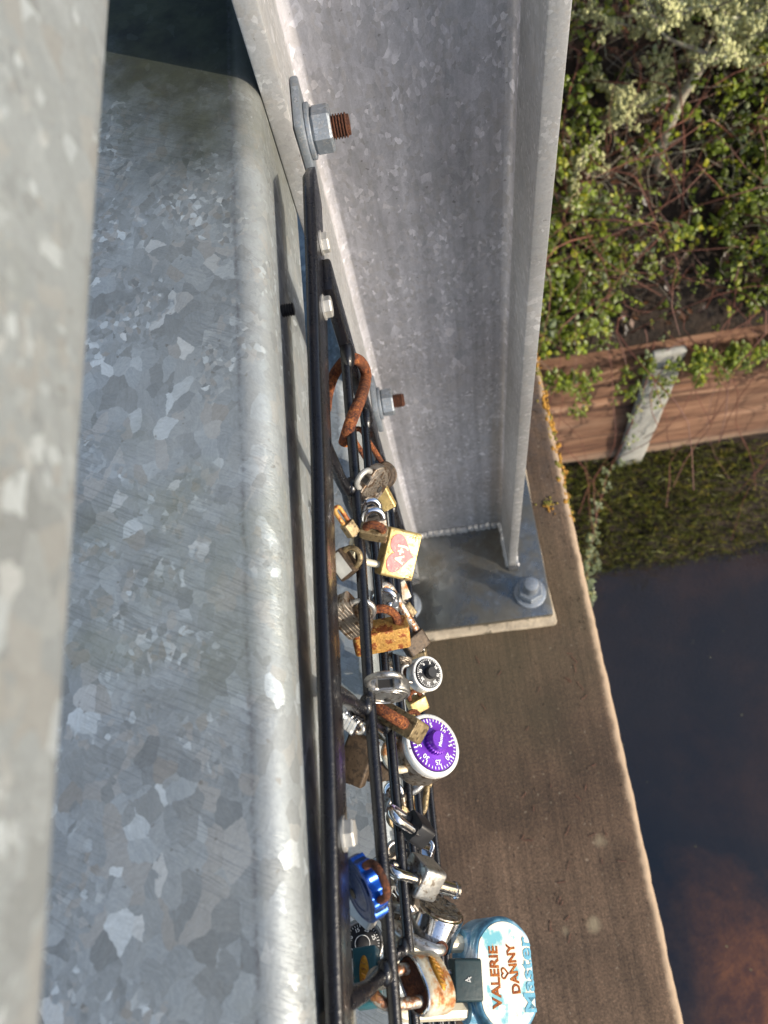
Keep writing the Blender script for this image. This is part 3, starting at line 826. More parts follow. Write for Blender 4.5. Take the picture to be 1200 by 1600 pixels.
def shrub():
    root = empty('lichen_shrub', tuple(slope_pt(.99, .50)))
    tag(root, 'leafless grey-barked shrub crusted with pale green lichen, at the top of the bramble bank', 'shrub')
    base = root.location.copy()
    bm = B()
    tr = [base + Vector((0, 0, -.05)), base + Vector((.01, .05, .10)), base + Vector((.05, .08, .26)), base + Vector((.10, .06, .42)), base + Vector((.17, .02, .56))]
    tube(bm, tr, [.024, .020, .018, .014, .010], 9); wobj('trunk', bm, TWIG, root)
    bl = B(); lich = B()
    r2 = random.Random(5)
    def branch(p, d, L, r, depth):
        n = 7; pts = [p]; dd = d.normalized()
        for i in range(n):
            dd = (dd + Vector((r2.gauss(0, .20), r2.gauss(0, .20), r2.gauss(0, .16)))).normalized()
            pts.append(pts[-1] + dd * L / n)
        tube(bl, pts, [r * (1 - .6 * i / n) for i in range(n + 1)], 6)
        for i in range(1, n + 1):
            for _ in range(9 if depth < 2 else 8):
                if r2.random() < .82:
                    c = pts[i].lerp(pts[i-1], r2.random()) + Vector((r2.gauss(0, 1), r2.gauss(0, 1), r2.gauss(0, 1))) * (r * .9 + .006)
                    s = r2.uniform(.0025, .0085)
                    t = bmesh.new(); bmesh.ops.create_icosphere(t, subdivisions=1, radius=1)
                    for v in t.verts: v.co = v.co * s * (1 + .8 * noise.noise(v.co * 2.3 + c * 50)) + c
                    join(lich, t)
            if depth < 3 and r2.random() < (.85 if depth < 2 else .55):
                nd = (dd + Vector((r2.gauss(0, .8), r2.gauss(0, .8), r2.gauss(0, .5)))).normalized()
                branch(pts[i], nd, L * r2.uniform(.4, .7), r * .55, depth + 1)
    for (k, d, L) in ((4, (.9, -.1, .25), .50), (4, (-.4, -.4, .6), .35), (3, (.8, -.45, .3), .50), (3, (-.9, .1, .3), .45), (2, (.6, .4, .5), .5), (2, (-.8, -.2, .15), .36), (4, (.2, .5, .9), .4), (4, (1, .35, -.05), .55)):
        branch(tr[k], Vector(d), L, .008, 1)
    wobj('branches', bl, TWIG, root); wobj('lichen', lich, LICHEN, root, sharp=80)
shrub()

def vine():
    """thin trailing runner hanging off the timber wall down to the water"""
    root = empty('trailing_vine', (.83, 1.60, -2.6))
    tag(root, 'thin leafy bramble runner trailing over the grass bank to the water beside the bridge', 'vine')
    pts = [Vector((.90, 1.66, -2.55)), Vector((.875, 1.57, -2.75)), Vector((.845, 1.53, -3.1)), Vector((.80, 1.50, -3.42)), Vector((.74, 1.36, -3.55)), Vector((.70, 1.24, -3.66)), Vector((.665, 1.10, -3.77)), Vector((.65, 1.02, -3.84))]
    fine = []
    for a, b in zip(pts, pts[1:]):
        for k in range(6): fine.append(a.lerp(b, k / 6) + Vector((noise.noise(a * 9 + Vector((k, 0, 0))), 0, noise.noise(b * 7 + Vector((0, k, 0))))) * .012)
    bm = B(); tube(bm, fine, .0028, 6); wobj('stem', bm, STEM, root)
    V, F = [], []
    for i, p in enumerate(fine):
        f = i / len(fine)
        for k in range(1 if f < .5 else (2 if f < .75 else 6)):
            leafy(V, F, p - root.location + Vector((rnd.gauss(0, .022), rnd.gauss(-.02, .02), rnd.gauss(.01, .02))), Vector((rnd.gauss(.2, .4), -.5, .8)).normalized(), rnd.uniform(.014, .026), Vector((0, 0, 1)))
    mesh_from('leaves', V, F, LEAF2, parent=root)
vine()

def moss():
    bm = B()
    for k in range(420):
        y = rnd.uniform(.44, .79); 
        if rnd.random() > .55 + noise.noise(Vector((y * 14, 0, 0))): continue
        x = .1985 + rnd.gauss(0, .0035); z = SLAB - .001 - max(0, x - .194) * .9 - rnd.random() * .006
        t = bmesh.new(); bmesh.ops.create_icosphere(t, subdivisions=1, radius=1)
        s = rnd.uniform(.0015, .0042)
        for v in t.verts: v.co = Vector((v.co.x * s, v.co.y * s * 1.5, v.co.z * s * .8)) * (1 + .5 * noise.noise(v.co * 3 + Vector((k, 0, 0)))) + Vector((x, y, z))
        join(bm, t)
    for k in range(60):
        a = rnd.random() * 6.3; rr = abs(rnd.gauss(0, .006)); x = .1665 + math.cos(a) * rr; y = .4675 + math.sin(a) * rr * 1.2
        t = bmesh.new(); bmesh.ops.create_icosphere(t, subdivisions=1, radius=1)
        s = rnd.uniform(.001, .0028)
        for v in t.verts: v.co = v.co * s + Vector((x, y, SLAB + .0008))
        join(bm, t)
    tag(obj('orange_moss', bm, MOSSM, sharp=80), kind='stuff')
moss()
def grit():
    bm = B()
    for k in range(260):
        x = rnd.uniform(-.05, .192); y = rnd.uniform(-.2, .28) if rnd.random() < .5 else rnd.uniform(.26, .75)
        if y > .26 and x < .145: x = rnd.uniform(.147, .19)
        t = bmesh.new(); bmesh.ops.create_icosphere(t, subdivisions=1, radius=1); s = rnd.uniform(.0004, .0014)
        for v in t.verts: v.co = Vector((v.co.x, v.co.y * 1.3, v.co.z * .6)) * s * (1 + .5 * noise.noise(v.co * 2 + Vector((k, 0, 0)))) + Vector((x, y, SLAB + s * .2))
        join(bm, t)
    tag(obj('grit', bm, CONC), kind='stuff')
grit()

def flecks():
    V, F = [], []
    for k in range(38):
        x = rnd.uniform(.4, 2.4); y = rnd.uniform(-1.3, 1.05); a = rnd.random() * 6.3; s = rnd.uniform(.0012, .0040); i = len(V)
        u = Vector((math.cos(a), math.sin(a), 0)) * s; v = Vector((-math.sin(a), math.cos(a), 0)) * s * rnd.uniform(.3, .9)
        p = Vector((x, y, WATER + .004)); V += [p - u, p - v, p + u, p + v]; F += [(i, i+1, i+2, i+3)]
    tag(mesh_from('floating_leaf_flecks', V, F, LICHEN), kind='stuff')
flecks()
def dropped():
    """a few twigs and needles lying on the deck edge"""
    bm = B()
    for k in range(34):
        x = rnd.uniform(.02, .18); y = rnd.uniform(-.15, .27); a = rnd.gauss(1.2, .8); L = rnd.uniform(.004, .016)
        d = Vector((math.cos(a), math.sin(a), 0)) * L
        tube(bm, [Vector((x, y, SLAB + .0009)), Vector((x, y, SLAB + .0012)) + d * .5 + Vector((.0006, 0, .0003)), Vector((x, y, SLAB + .0008)) + d], .00035, 5)
    tag(obj('dropped_needles', bm, STEM), kind='stuff')
dropped()

# ------------------------------------------------------------------ padlocks: kind, label, category, world matrix rows, sizes in metres
LOCKS = [
    ('disc', 'round bronze-brown padlock with a shiny edge on a long thin rusty shackle', 'padlock', [[0.9145, -0.3843, 0.1262, -0.0372], [0.3868, 0.7393, -0.5512, 0.23061], [0.1186, 0.5529, 0.8248, -0.46528]], {'R': 0.00965, 't': 0.00614, 'g': 0.0079, 'leg': 0.02545, 'rod': 0.00184, 'body': 'BRONZE', 'sh': 'RUST'}),
    ('rect', 'small square brass padlock hanging just below the round engraved silver one', 'padlock', [[0.951, -0.3064, -0.0411, -0.03701], [0.2035, 0.7206, -0.6628, 0.19446], [0.2327, 0.622, 0.7477, -0.42635]], {'w': 0.01468, 'h': 0.01428, 't': 0.00793, 'g': 0.00714, 'leg': 0.00238, 'rod': 0.00159, 'body': 'BRASS', 'sh': 'BRASS', 'bev': 0.00079}),
    ('disc', 'round silver padlock with worn engraved face and pale curved shackle, near the rusty hook', 'padlock', [[0.6721, -0.268, 0.6902, -0.03457], [0.6903, -0.1103, -0.715, 0.17119], [0.2677, 0.9571, 0.1109, -0.35464]], {'R': 0.01167, 't': 0.005, 'g': 0.01, 'leg': 0.002, 'rod': 0.00147, 'body': 'STEEL_OLD', 'sh': 'PALEMETAL', 'notch': 1, 'scrawl': 1}),
    ('rect', 'brown brass padlock with long rusty shackle, left of the top wire below the first upright', 'padlock', [[0.6416, -0.3633, 0.6755, -0.0447], [0.7033, 0.6301, -0.3291, 0.13796], [-0.3061, 0.6863, 0.6598, -0.32998]], {'w': 0.00608, 'h': 0.00729, 't': 0.00486, 'g': 0.00334, 'leg': 0.00729, 'rod': 0.00109, 'body': 'BRASS_OLD', 'sh': 'BRASS_RUST', 'bev': 0.00061}),
    ('rect', 'padlock with thick bright shackle, upper of the two chrome ones above the heart lock', 'padlock', [[0.9745, 0.1382, 0.1769, -0.03676], [0.0416, 0.6631, -0.7473, 0.15436], [-0.2206, 0.7356, 0.6405, -0.35633]], {'w': 0.01185, 'h': 0.00724, 't': 0.00724, 'g': 0.00823, 'leg': 0.00099, 'rod': 0.00171, 'body': 'STEEL', 'sh': 'CHROME', 'bev': 0.00066}),
    ('rect', 'padlock with rust-stained shackle, lower of two chrome ones above the heart lock', 'padlock', [[0.9744, 0.0376, 0.2217, -0.03511], [0.1295, 0.7119, -0.6902, 0.14662], [-0.1838, 0.7012, 0.6888, -0.35109]], {'w': 0.01225, 'h': 0.00645, 't': 0.00709, 'g': 0.00967, 'leg': 0.00032, 'rod': 0.00174, 'body': 'STEEL_OLD', 'sh': 'CHROME', 'bev': 0.00064, 'capm': 'CHROME'}),
    ('rect', 'old brass padlock with a fat rough rusty shackle lying directly above the heart lock', 'padlock', [[0.946, 0.2287, -0.2298, -0.03519], [-0.2549, 0.087, -0.963, 0.14042], [-0.2002, 0.9696, 0.1406, -0.34503]], {'w': 0.01389, 'h': 0.00757, 't': 0.00631, 'g': 0.00821, 'leg': 0.0, 'rod': 0.00202, 'body': 'BRASS_OLD', 'sh': 'RUST', 'bev': 0.00063}),
    ('heart', 'yellow brass padlock painted with a pink heart reading A+J', 'padlock', [[0.3577, -0.8388, 0.4104, -0.02591], [0.8838, 0.1621, -0.4389, 0.13526], [0.3016, 0.5197, 0.7993, -0.36557]], {'w': 0.02501, 'h': 0.01777, 't': 0.00987, 'g': 0.01547, 'leg': 0.00856, 'rod': 0.00184, 'body': 'BRASS', 'sh': 'CREAM', 'bev': 0.00079}),
    ('rect', 'brown padlock with a plain bright silver face between the top bar and the top wire', 'padlock', [[0.4819, 0.8066, -0.3423, -0.05148], [-0.8406, 0.3152, -0.4406, 0.12646], [-0.2475, 0.5, 0.8299, -0.34537]], {'w': 0.01374, 'h': 0.00937, 't': 0.00812, 'g': 0.00937, 'leg': 0.00094, 'rod': 0.00137, 'body': 'BRONZE', 'sh': 'BRASS_OLD', 'bev': 0.0005, 'plate': 'PALEMETAL'}),
    ('laminated', 'laminated grey steel padlock with striped plates, left of the wires above the orange rusty lock', 'padlock', [[0.443, 0.8888, -0.1177, -0.05265], [-0.5113, 0.1426, -0.8475, 0.10316], [-0.7364, 0.4356, 0.5176, -0.35544]], {'w': 0.02311, 'h': 0.01249, 't': 0.01062, 'g': 0.01124, 'leg': 0.00187, 'rod': 0.00156, 'body': 'STEEL_OLD', 'sh': 'STEEL', 'bev': 0.00062, 'text': 'LOCK'}),
    ('rivet', 'dark steel padlock with shiny rivets under a bluish chrome shackle', 'padlock', [[0.9674, 0.2377, -0.0876, -0.04213], [-0.2005, 0.5072, -0.8382, 0.12711], [-0.1548, 0.8284, 0.5384, -0.42795]], {'w': 0.01727, 'h': 0.01202, 't': 0.01352, 'g': 0.01202, 'leg': 0.0, 'rod': 0.00195, 'body': 'STEEL', 'sh': 'CHROME', 'bev': 0.00075}),
    ('rect', 'dark brown padlock with long rusty cream shackle, left of the white-rimmed dial lock', 'padlock', [[0.7846, -0.37, 0.4976, -0.02834], [0.5706, 0.7448, -0.3459, 0.10933], [-0.2426, 0.5553, 0.7955, -0.45328]], {'w': 0.01553, 'h': 0.01087, 't': 0.00854, 'g': 0.01009, 'leg': 0.03028, 'rod': 0.00252, 'body': 'BRONZE', 'sh': 'RUSTSTEEL', 'bev': 0.00078}),
    ('rect', 'tiny square brass padlock poking out to the right above the base plate front edge', 'padlock', [[0.8216, -0.486, 0.2981, -0.04149], [0.5656, 0.7606, -0.3188, 0.17684], [-0.0718, 0.4305, 0.8997, -0.61969]], {'w': 0.01134, 'h': 0.01134, 't': 0.00648, 'g': 0.0054, 'leg': 0.00162, 'rod': 0.0013, 'body': 'BRASS_OLD', 'sh': 'STEEL_OLD', 'bev': 0.00065}),
    ('rect', 'small knobbly cream and brass padlock under the lower edge of the heart lock', 'padlock', [[0.9671, -0.23, 0.1087, -0.0405], [0.2541, 0.8531, -0.4558, 0.18143], [0.0121, 0.4684, 0.8834, -0.574]], {'w': 0.00911, 'h': 0.01519, 't': 0.00608, 'g': 0.00456, 'leg': 0.00203, 'rod': 0.00132, 'body': 'RUSTCREAM', 'sh': 'STEEL_OLD', 'bev': 0.00122}),
    ('rect', 'orange brass padlock streaked with rust under a thick rusty shackle', 'padlock', [[0.981, 0.067, 0.1822, -0.04228], [0.0982, 0.6383, -0.7635, 0.10152], [-0.1675, 0.7669, 0.6196, -0.39533]], {'w': 0.03008, 'h': 0.01299, 't': 0.01299, 'g': 0.01914, 'leg': 0.00103, 'rod': 0.00232, 'body': 'BRASS_RUST', 'sh': 'RUST', 'bev': 0.00068}),
    ('disc', 'small silver disc padlock with a cut-out, just below the orange rusty brass lock', 'padlock', [[0.9816, -0.1321, -0.1378, -0.0432], [-0.0946, 0.2904, -0.9522, 0.10995], [0.1658, 0.9478, 0.2725, -0.49553]], {'R': 0.00928, 't': 0.00549, 'g': 0.01013, 'leg': 0.00127, 'rod': 0.00135, 'body': 'STEEL_OLD', 'sh': 'STEEL', 'notch': 1}),
    ('rect', 'copper-brown padlock with an arched rusty shackle, left of the white-rimmed dial lock', 'padlock', [[0.7435, -0.6566, 0.1265, -0.0394], [0.5579, 0.5047, -0.6588, 0.09915], [0.3687, 0.5604, 0.7416, -0.52245]], {'w': 0.01316, 'h': 0.01141, 't': 0.00878, 'g': 0.00965, 'leg': 0.00176, 'rod': 0.00246, 'body': 'BRASS_OLD', 'sh': 'RUST', 'bev': 0.00088}),
    ('rect', 'small pale padlock tucked under the white-rimmed black dial lock', 'padlock', [[0.3742, -0.7684, 0.5192, -0.04034], [0.9169, 0.2227, -0.3312, 0.10825], [0.1389, 0.5999, 0.7879, -0.60594]], {'w': 0.0081, 'h': 0.01114, 't': 0.00608, 'g': 0.00405, 'leg': 0.00152, 'rod': 0.00111, 'body': 'PALEMETAL', 'sh': 'STEEL_OLD', 'bev': 0.00081}),
    ('dial', 'white-rimmed combination padlock with a black dial and black knob', 'padlock', [[0.0694, -0.7953, 0.6022, -0.02496], [0.9975, 0.0454, -0.055, 0.09948], [0.0164, 0.6045, 0.7964, -0.50163]], {'R': 0.0116, 't': 0.01013, 'g': 0.01097, 'leg': 0.00253, 'rod': 0.00143, 'body': 'WHITE', 'sh': 'STEEL', 'dial': 'BLACKP', 'knob': 'BLACKP', 'kr': 0.00359, 'kh': 0.00549, 'nums': 1}),
    ('disc', 'flat silver half-round padlock with a long arched steel shackle looped over the top wire', 'padlock', [[0.9974, 0.0686, -0.0228, -0.03769], [-0.0339, 0.165, -0.9857, 0.06522], [-0.0639, 0.9839, 0.1669, -0.35355]], {'R': 0.01099, 't': 0.00654, 'g': 0.01663, 'leg': 0.00356, 'rod': 0.00143, 'body': 'STEEL', 'sh': 'STEEL', 'notch': 1}),
    ('rect', 'long pale brass padlock with a fat bright-orange rusty shackle, touching the purple dial', 'padlock', [[-0.739, -0.3133, 0.5964, -0.04068], [0.5758, 0.1658, 0.8006, 0.05983], [-0.3497, 0.9351, 0.0579, -0.40818]], {'w': 0.03376, 'h': 0.01485, 't': 0.01148, 'g': 0.02093, 'leg': 0.0, 'rod': 0.00311, 'body': 'BRASS_OLD', 'sh': 'RUST', 'bev': 0.00068}),
    ('laminated', 'little laminated silver padlock beside the top bar, left of the wires', 'padlock', [[-0.5556, 0.7108, -0.4313, -0.05407], [-0.6695, -0.6901, -0.2749, 0.05126], [-0.4931, 0.136, 0.8593, -0.34514]], {'w': 0.00861, 'h': 0.00861, 't': 0.00631, 'g': 0.00402, 'leg': 0.00057, 'rod': 0.00086, 'body': 'CHROME', 'sh': 'STEEL', 'bev': 0.00034}),
    ('rect', 'large dark brown padlock in shadow between the top bar and the top wire', 'padlock', [[0.8677, 0.465, -0.1758, -0.05867], [-0.494, 0.846, -0.2006, 0.039], [0.0554, 0.2609, 0.9638, -0.38293]], {'w': 0.01499, 'h': 0.02248, 't': 0.00812, 'g': 0.00812, 'leg': 0.00062, 'rod': 0.00125, 'body': 'BRONZE', 'sh': 'BRASS_OLD', 'bev': 0.00062}),
    ('rect', 'dark padlock whose old brass shackle rings the top wire, left of the purple dial lock', 'padlock', [[0.9892, 0.089, 0.1168, -0.05832], [-0.0662, 0.9802, -0.1866, 0.03866], [-0.1311, 0.1769, 0.9755, -0.4597]], {'w': 0.01411, 'h': 0.0104, 't': 0.00817, 'g': 0.01374, 'leg': 0.00817, 'rod': 0.00238, 'body': 'BRONZE', 'sh': 'BRASS_OLD', 'bev': 0.00074}),
    ('rect', 'brown padlock behind the purple dial lock with a bluish zinc shackle hooked below it', 'padlock', [[-0.9449, -0.316, 0.0856, -0.04502], [0.308, -0.9466, -0.095, 0.04996], [0.1111, -0.0634, 0.9918, -0.52155]], {'w': 0.02363, 'h': 0.01435, 't': 0.01097, 'g': 0.02194, 'leg': 0.00338, 'rod': 0.00295, 'body': 'BRASS_OLD', 'sh': 'STEEL', 'bev': 0.00084}),
    ('rect', 'tan padlock with a narrow old brass shackle dangling below the purple dial lock', 'padlock', [[-0.9662, -0.2376, 0.0998, -0.0442], [0.2417, -0.9698, 0.032, 0.04131], [0.0892, 0.0551, 0.9945, -0.59105]], {'w': 0.01701, 'h': 0.0104, 't': 0.00945, 'g': 0.0104, 'leg': 0.01418, 'rod': 0.00217, 'body': 'BRASS_OLD', 'sh': 'BRASS_OLD', 'bev': 0.00095}),
    ('dial', 'white combination padlock with a bright purple dial and knob', 'padlock', [[-0.1918, -0.7635, 0.6167, -0.02438], [0.9801, -0.1167, 0.1603, 0.04855], [-0.0504, 0.6352, 0.7707, -0.4473]], {'R': 0.01814, 't': 0.02177, 'g': 0.01597, 'leg': 0.0029, 'rod': 0.00225, 'body': 'WHITE', 'sh': 'RUSTCREAM', 'dial': 'PURPLE', 'knob': 'PURPLE', 'kr': 0.00581, 'kh': 0.00798, 'nums': 1, 'ktext': 'Master', 'side': 'STEEL_OLD'}),
    ('rect', 'small square black padlock with a thick polished chrome shackle', 'padlock', [[-0.3621, -0.5055, 0.7832, -0.0351], [0.6785, 0.4332, 0.5933, 0.00478], [-0.6392, 0.7462, 0.1861, -0.40531]], {'w': 0.01266, 'h': 0.01076, 't': 0.01139, 'g': 0.00823, 'leg': 0.01076, 'rod': 0.00237, 'body': 'BLACKP', 'sh': 'CHROME', 'bev': 0.00038, 'collar': 1}),
    ('knurl', 'black combination padlock with a knurled cylinder, just above the scuffed silver lock', 'padlock', [[0.9933, 0.0914, 0.0712, -0.04945], [-0.0663, 0.9525, -0.2974, -0.00594], [-0.095, 0.2906, 0.9521, -0.51274]], {'R': 0.00595, 'h': 0.01349, 'g': 0.00635, 'leg': 0.00159, 'rod': 0.00119, 'body': 'BLACKP', 'sh': 'STEEL'}),
    ('rect', 'scuffed silver padlock with a polished tapering shackle and a chrome key plug sticking out right', 'padlock', [[-0.4972, -0.64, 0.5858, -0.03692], [0.5613, 0.2776, 0.7797, -0.01727], [-0.6617, 0.7164, 0.2212, -0.42572]], {'w': 0.01754, 'h': 0.0143, 't': 0.01624, 'g': 0.0091, 'leg': 0.01105, 'rod': 0.0026, 'body': 'STEEL', 'sh': 'CHROME', 'bev': 0.00162, 'collar': 1, 'plug': 1}),
    ('rect', 'small steel padlock with a slim bright chrome shackle below the scuffed silver lock', 'padlock', [[0.1056, -0.4392, 0.8922, -0.04402], [0.5221, 0.7881, 0.3262, -0.03023], [-0.8463, 0.4314, 0.3125, -0.43625]], {'w': 0.0079, 'h': 0.00461, 't': 0.00527, 'g': 0.00856, 'leg': 0.00856, 'rod': 0.00178, 'body': 'STEEL_OLD', 'sh': 'CHROME', 'bev': 0.00066}),
    ('puck', 'thick round chrome padlock with a dark engraved back and stained thick shackle', 'padlock', [[-0.0004, -0.8672, 0.4979, -0.03656], [0.3364, 0.4688, 0.8167, -0.04095], [-0.9417, 0.1678, 0.2916, -0.4525]], {'R': 0.01418, 't': 0.01755, 'g': 0.01553, 'leg': 0.0081, 'rod': 0.00284, 'body': 'CHROME', 'sh': 'STEEL', 'back': 'STEEL_OLD'}),
    ('rect', 'pale silver padlock mostly hidden behind the bright blue disc lock', 'padlock', [[0.7246, 0.5854, -0.3636, -0.06655], [-0.6466, 0.7601, -0.0649, -0.02242], [0.2383, 0.2821, 0.9293, -0.43095]], {'w': 0.02106, 'h': 0.02567, 't': 0.00856, 'g': 0.00987, 'leg': 0.00066, 'rod': 0.00165, 'body': 'PALEMETAL', 'sh': 'STEEL', 'bev': 0.00099}),
    ('disc', 'navy and bright blue disc padlock with a scalloped edge and rusty shackle', 'padlock', [[0.3463, 0.4627, -0.8161, -0.05212], [-0.9381, 0.1597, -0.3074, -0.01504], [-0.0119, 0.872, 0.4893, -0.33046]], {'R': 0.01266, 't': 0.00608, 'g': 0.01316, 'leg': 0.00658, 'rod': 0.00157, 'body': 'NAVY', 'sh': 'RUST_DARK', 'rim': 'BLUE', 'scallop': 1}),
    ('dial', 'black combination padlock with white numerals, half hidden behind the top bar', 'padlock', [[0.9689, -0.0739, 0.236, -0.0747], [0.067, 0.9971, 0.0368, -0.04672], [-0.238, -0.0198, 0.9711, -0.45181]], {'R': 0.01148, 't': 0.00743, 'g': 0.01148, 'leg': 0.00203, 'rod': 0.00135, 'body': 'STEEL', 'sh': 'STEEL', 'dial': 'BLACKP', 'knob': 'BLACKP', 'kr': 0.00371, 'kh': 0.00135, 'nums': 2}),
    ('oval', 'teal padlock with a gold oval emblem, left of the top wire at the bottom', 'padlock', [[0.0208, 0.9913, -0.1297, -0.06154], [-0.9188, 0.0701, 0.3885, -0.05223], [0.3942, 0.1111, 0.9123, -0.37872]], {'w': 0.02284, 'h': 0.01058, 't': 0.00835, 'g': 0.00947, 'leg': 0.00028, 'rod': 0.00111, 'body': 'TEAL', 'sh': 'STEEL_OLD', 'bev': 0.00084, 'ow': 50, 'oh': 13, 'emblem': 'GOLD'}),
    ('rect', 'worn brass padlock with a small rusty shackle between the two dial padlocks', 'padlock', [[0.8943, -0.1618, 0.4172, -0.03634], [0.3856, 0.7516, -0.5352, 0.08502], [-0.227, 0.6395, 0.7345, -0.52887]], {'w': 0.01316, 'h': 0.00965, 't': 0.00878, 'g': 0.0079, 'leg': 0.00132, 'rod': 0.00158, 'body': 'BRASS', 'sh': 'RUST', 'bev': 0.00088}),
    ('rect', 'steel padlock with a bright round-topped shackle under the zinc hook of the dial lock', 'padlock', [[0.9757, -0.0033, -0.2192, -0.05363], [-0.1164, 0.8397, -0.5304, 0.02277], [0.1859, 0.543, 0.8189, -0.48892]], {'w': 0.01475, 'h': 0.01009, 't': 0.00854, 'g': 0.00932, 'leg': 0.00155, 'rod': 0.00186, 'body': 'STEEL_OLD', 'sh': 'CHROME', 'bev': 0.00078}),
    ('rect', 'orange-stained brass padlock behind the lower wires, just above the square black padlock', 'padlock', [[0.9522, 0.2047, 0.2268, -0.05571], [-0.15, 0.9599, -0.2367, 0.02236], [-0.2661, 0.1913, 0.9448, -0.59835]], {'w': 0.01229, 'h': 0.01607, 't': 0.00851, 'g': 0.00756, 'leg': 0.00142, 'rod': 0.0017, 'body': 'BRASS_RUST', 'sh': 'STEEL_OLD', 'bev': 0.00095}),
    ('laminated', 'small laminated padlock seen between the wires beside the scuffed silver padlock', 'padlock', [[0.7825, -0.1305, 0.6088, -0.05726], [0.4503, 0.7939, -0.4086, -0.00819], [-0.4301, 0.5938, 0.68, -0.49117]], {'w': 0.01291, 'h': 0.00987, 't': 0.00911, 'g': 0.00759, 'leg': 0.00114, 'rod': 0.00152, 'body': 'STEEL_OLD', 'sh': 'STEEL', 'bev': 0.00076}),
    ('rect', 'rusty steel padlock with a brown shackle beside the blue disc lock, behind the top wire', 'padlock', [[0.6687, 0.5224, -0.5291, -0.0617], [-0.7081, 0.6645, -0.2388, -0.03305], [0.2268, 0.5343, 0.8143, -0.46882]], {'w': 0.01418, 'h': 0.01205, 't': 0.00922, 'g': 0.00922, 'leg': 0.00213, 'rod': 0.00177, 'body': 'STEEL_OLD', 'sh': 'RUST_DARK', 'bev': 0.00071}),
    ('rect', 'little brass padlock with an upright silver shackle above the white-rimmed dial lock', 'padlock', [[0.9948, -0.0124, -0.1012, -0.03375], [-0.0595, 0.7349, -0.6755, 0.12859], [0.0827, 0.678, 0.7304, -0.57574]], {'w': 0.01175, 'h': 0.00881, 't': 0.00783, 'g': 0.00783, 'leg': 0.00147, 'rod': 0.00147, 'body': 'BRASS_OLD', 'sh': 'CHROME', 'bev': 0.00098}),
    ('rect', 'short steel padlock tucked under the right end of the orange rusty brass lock', 'padlock', [[0.9062, 0.2991, -0.2989, -0.03724], [-0.4201, 0.7171, -0.5561, 0.10962], [0.0479, 0.6295, 0.7755, -0.46335]], {'w': 0.01031, 'h': 0.00793, 't': 0.00714, 'g': 0.00635, 'leg': 0.00079, 'rod': 0.00135, 'body': 'STEEL', 'sh': 'CHROME', 'bev': 0.00079}),
    ('rect', 'rusty brown padlock wedged behind the long brass lock with the fat orange shackle', 'padlock', [[0.8115, 0.4556, 0.3659, -0.04072], [-0.2848, 0.8552, -0.4332, 0.06222], [-0.5102, 0.2473, 0.8237, -0.48373]], {'w': 0.0119, 'h': 0.01349, 't': 0.00873, 'g': 0.00793, 'leg': 0.00159, 'rod': 0.00159, 'body': 'BRASS_RUST', 'sh': 'RUST', 'bev': 0.00079}),
    ('disc', 'tarnished disc padlock facing up from between the wires above the square black padlock', 'padlock', [[0.8569, -0.1755, 0.4846, -0.05227], [0.3623, 0.8739, -0.3242, 0.01381], [-0.3666, 0.4534, 0.8124, -0.482]], {'R': 0.00722, 't': 0.00456, 'g': 0.00684, 'leg': 0.00228, 'rod': 0.00129, 'body': 'BRASS_OLD', 'sh': 'STEEL', 'notch': 1}),
    ('rect', 'bright chrome padlock with a small arched shackle beside the knurled black cylinder', 'padlock', [[0.8542, 0.4238, -0.3013, -0.04423], [-0.5041, 0.8168, -0.2804, -0.00952], [0.1273, 0.3914, 0.9114, -0.54757]], {'w': 0.01013, 'h': 0.01097, 't': 0.00759, 'g': 0.00675, 'leg': 0.00127, 'rod': 0.00143, 'body': 'CHROME', 'sh': 'CHROME', 'bev': 0.00084}),
    ('rect', 'brass padlock with a dull shackle under the puck-shaped chrome lock, by the cream bars', 'padlock', [[0.8855, -0.2048, 0.4171, -0.05527], [0.2935, 0.9424, -0.1602, -0.05554], [-0.3603, 0.2643, 0.8946, -0.50106]], {'w': 0.01262, 'h': 0.00891, 't': 0.00743, 'g': 0.00743, 'leg': 0.00111, 'rod': 0.00149, 'body': 'BRASS_OLD', 'sh': 'RUSTSTEEL', 'bev': 0.00074}),
    ('rect', 'squat rusty padlock peeping out between the wires left of the puck-shaped chrome lock', 'padlock', [[0.8409, 0.437, -0.3193, -0.05893], [-0.4903, 0.8649, -0.1074, -0.04253], [0.2292, 0.2468, 0.9416, -0.47319]], {'w': 0.01063, 'h': 0.00922, 't': 0.00709, 'g': 0.00638, 'leg': 0.00106, 'rod': 0.00149, 'body': 'RUSTCREAM', 'sh': 'RUST', 'bev': 0.00071}),
    ('big', 'huge round padlock with chipped white and blue label reading VALERIE DANNY on cream bars', 'padlock', [[0.0649, -0.8366, 0.544, -0.00851], [0.987, 0.1342, 0.0888, -0.06916], [-0.1473, 0.5311, 0.8344, -0.46716]], {'R': 0.027, 'cut': 0.01688, 't': 0.0243, 'g': 0.02937, 'leg': 0.03511, 'rod': 0.00422, 'body': 'CHIPBLUE', 'sh': 'CREAM'}),
    ('rect', 'dark teal rubber-coated padlock wedged between the cream bars of the huge padlock', 'padlock', [[0.0817, -0.904, 0.4197, -0.02294], [0.9851, 0.1373, 0.104, -0.06715], [-0.1516, 0.4049, 0.9017, -0.44866]], {'w': 0.01884, 'h': 0.01495, 't': 0.00975, 'g': 0.0065, 'leg': 0.00065, 'rod': 0.0013, 'body': 'TEAL_D', 'sh': 'STEEL', 'bev': 0.00097, 'mark': '4'}),
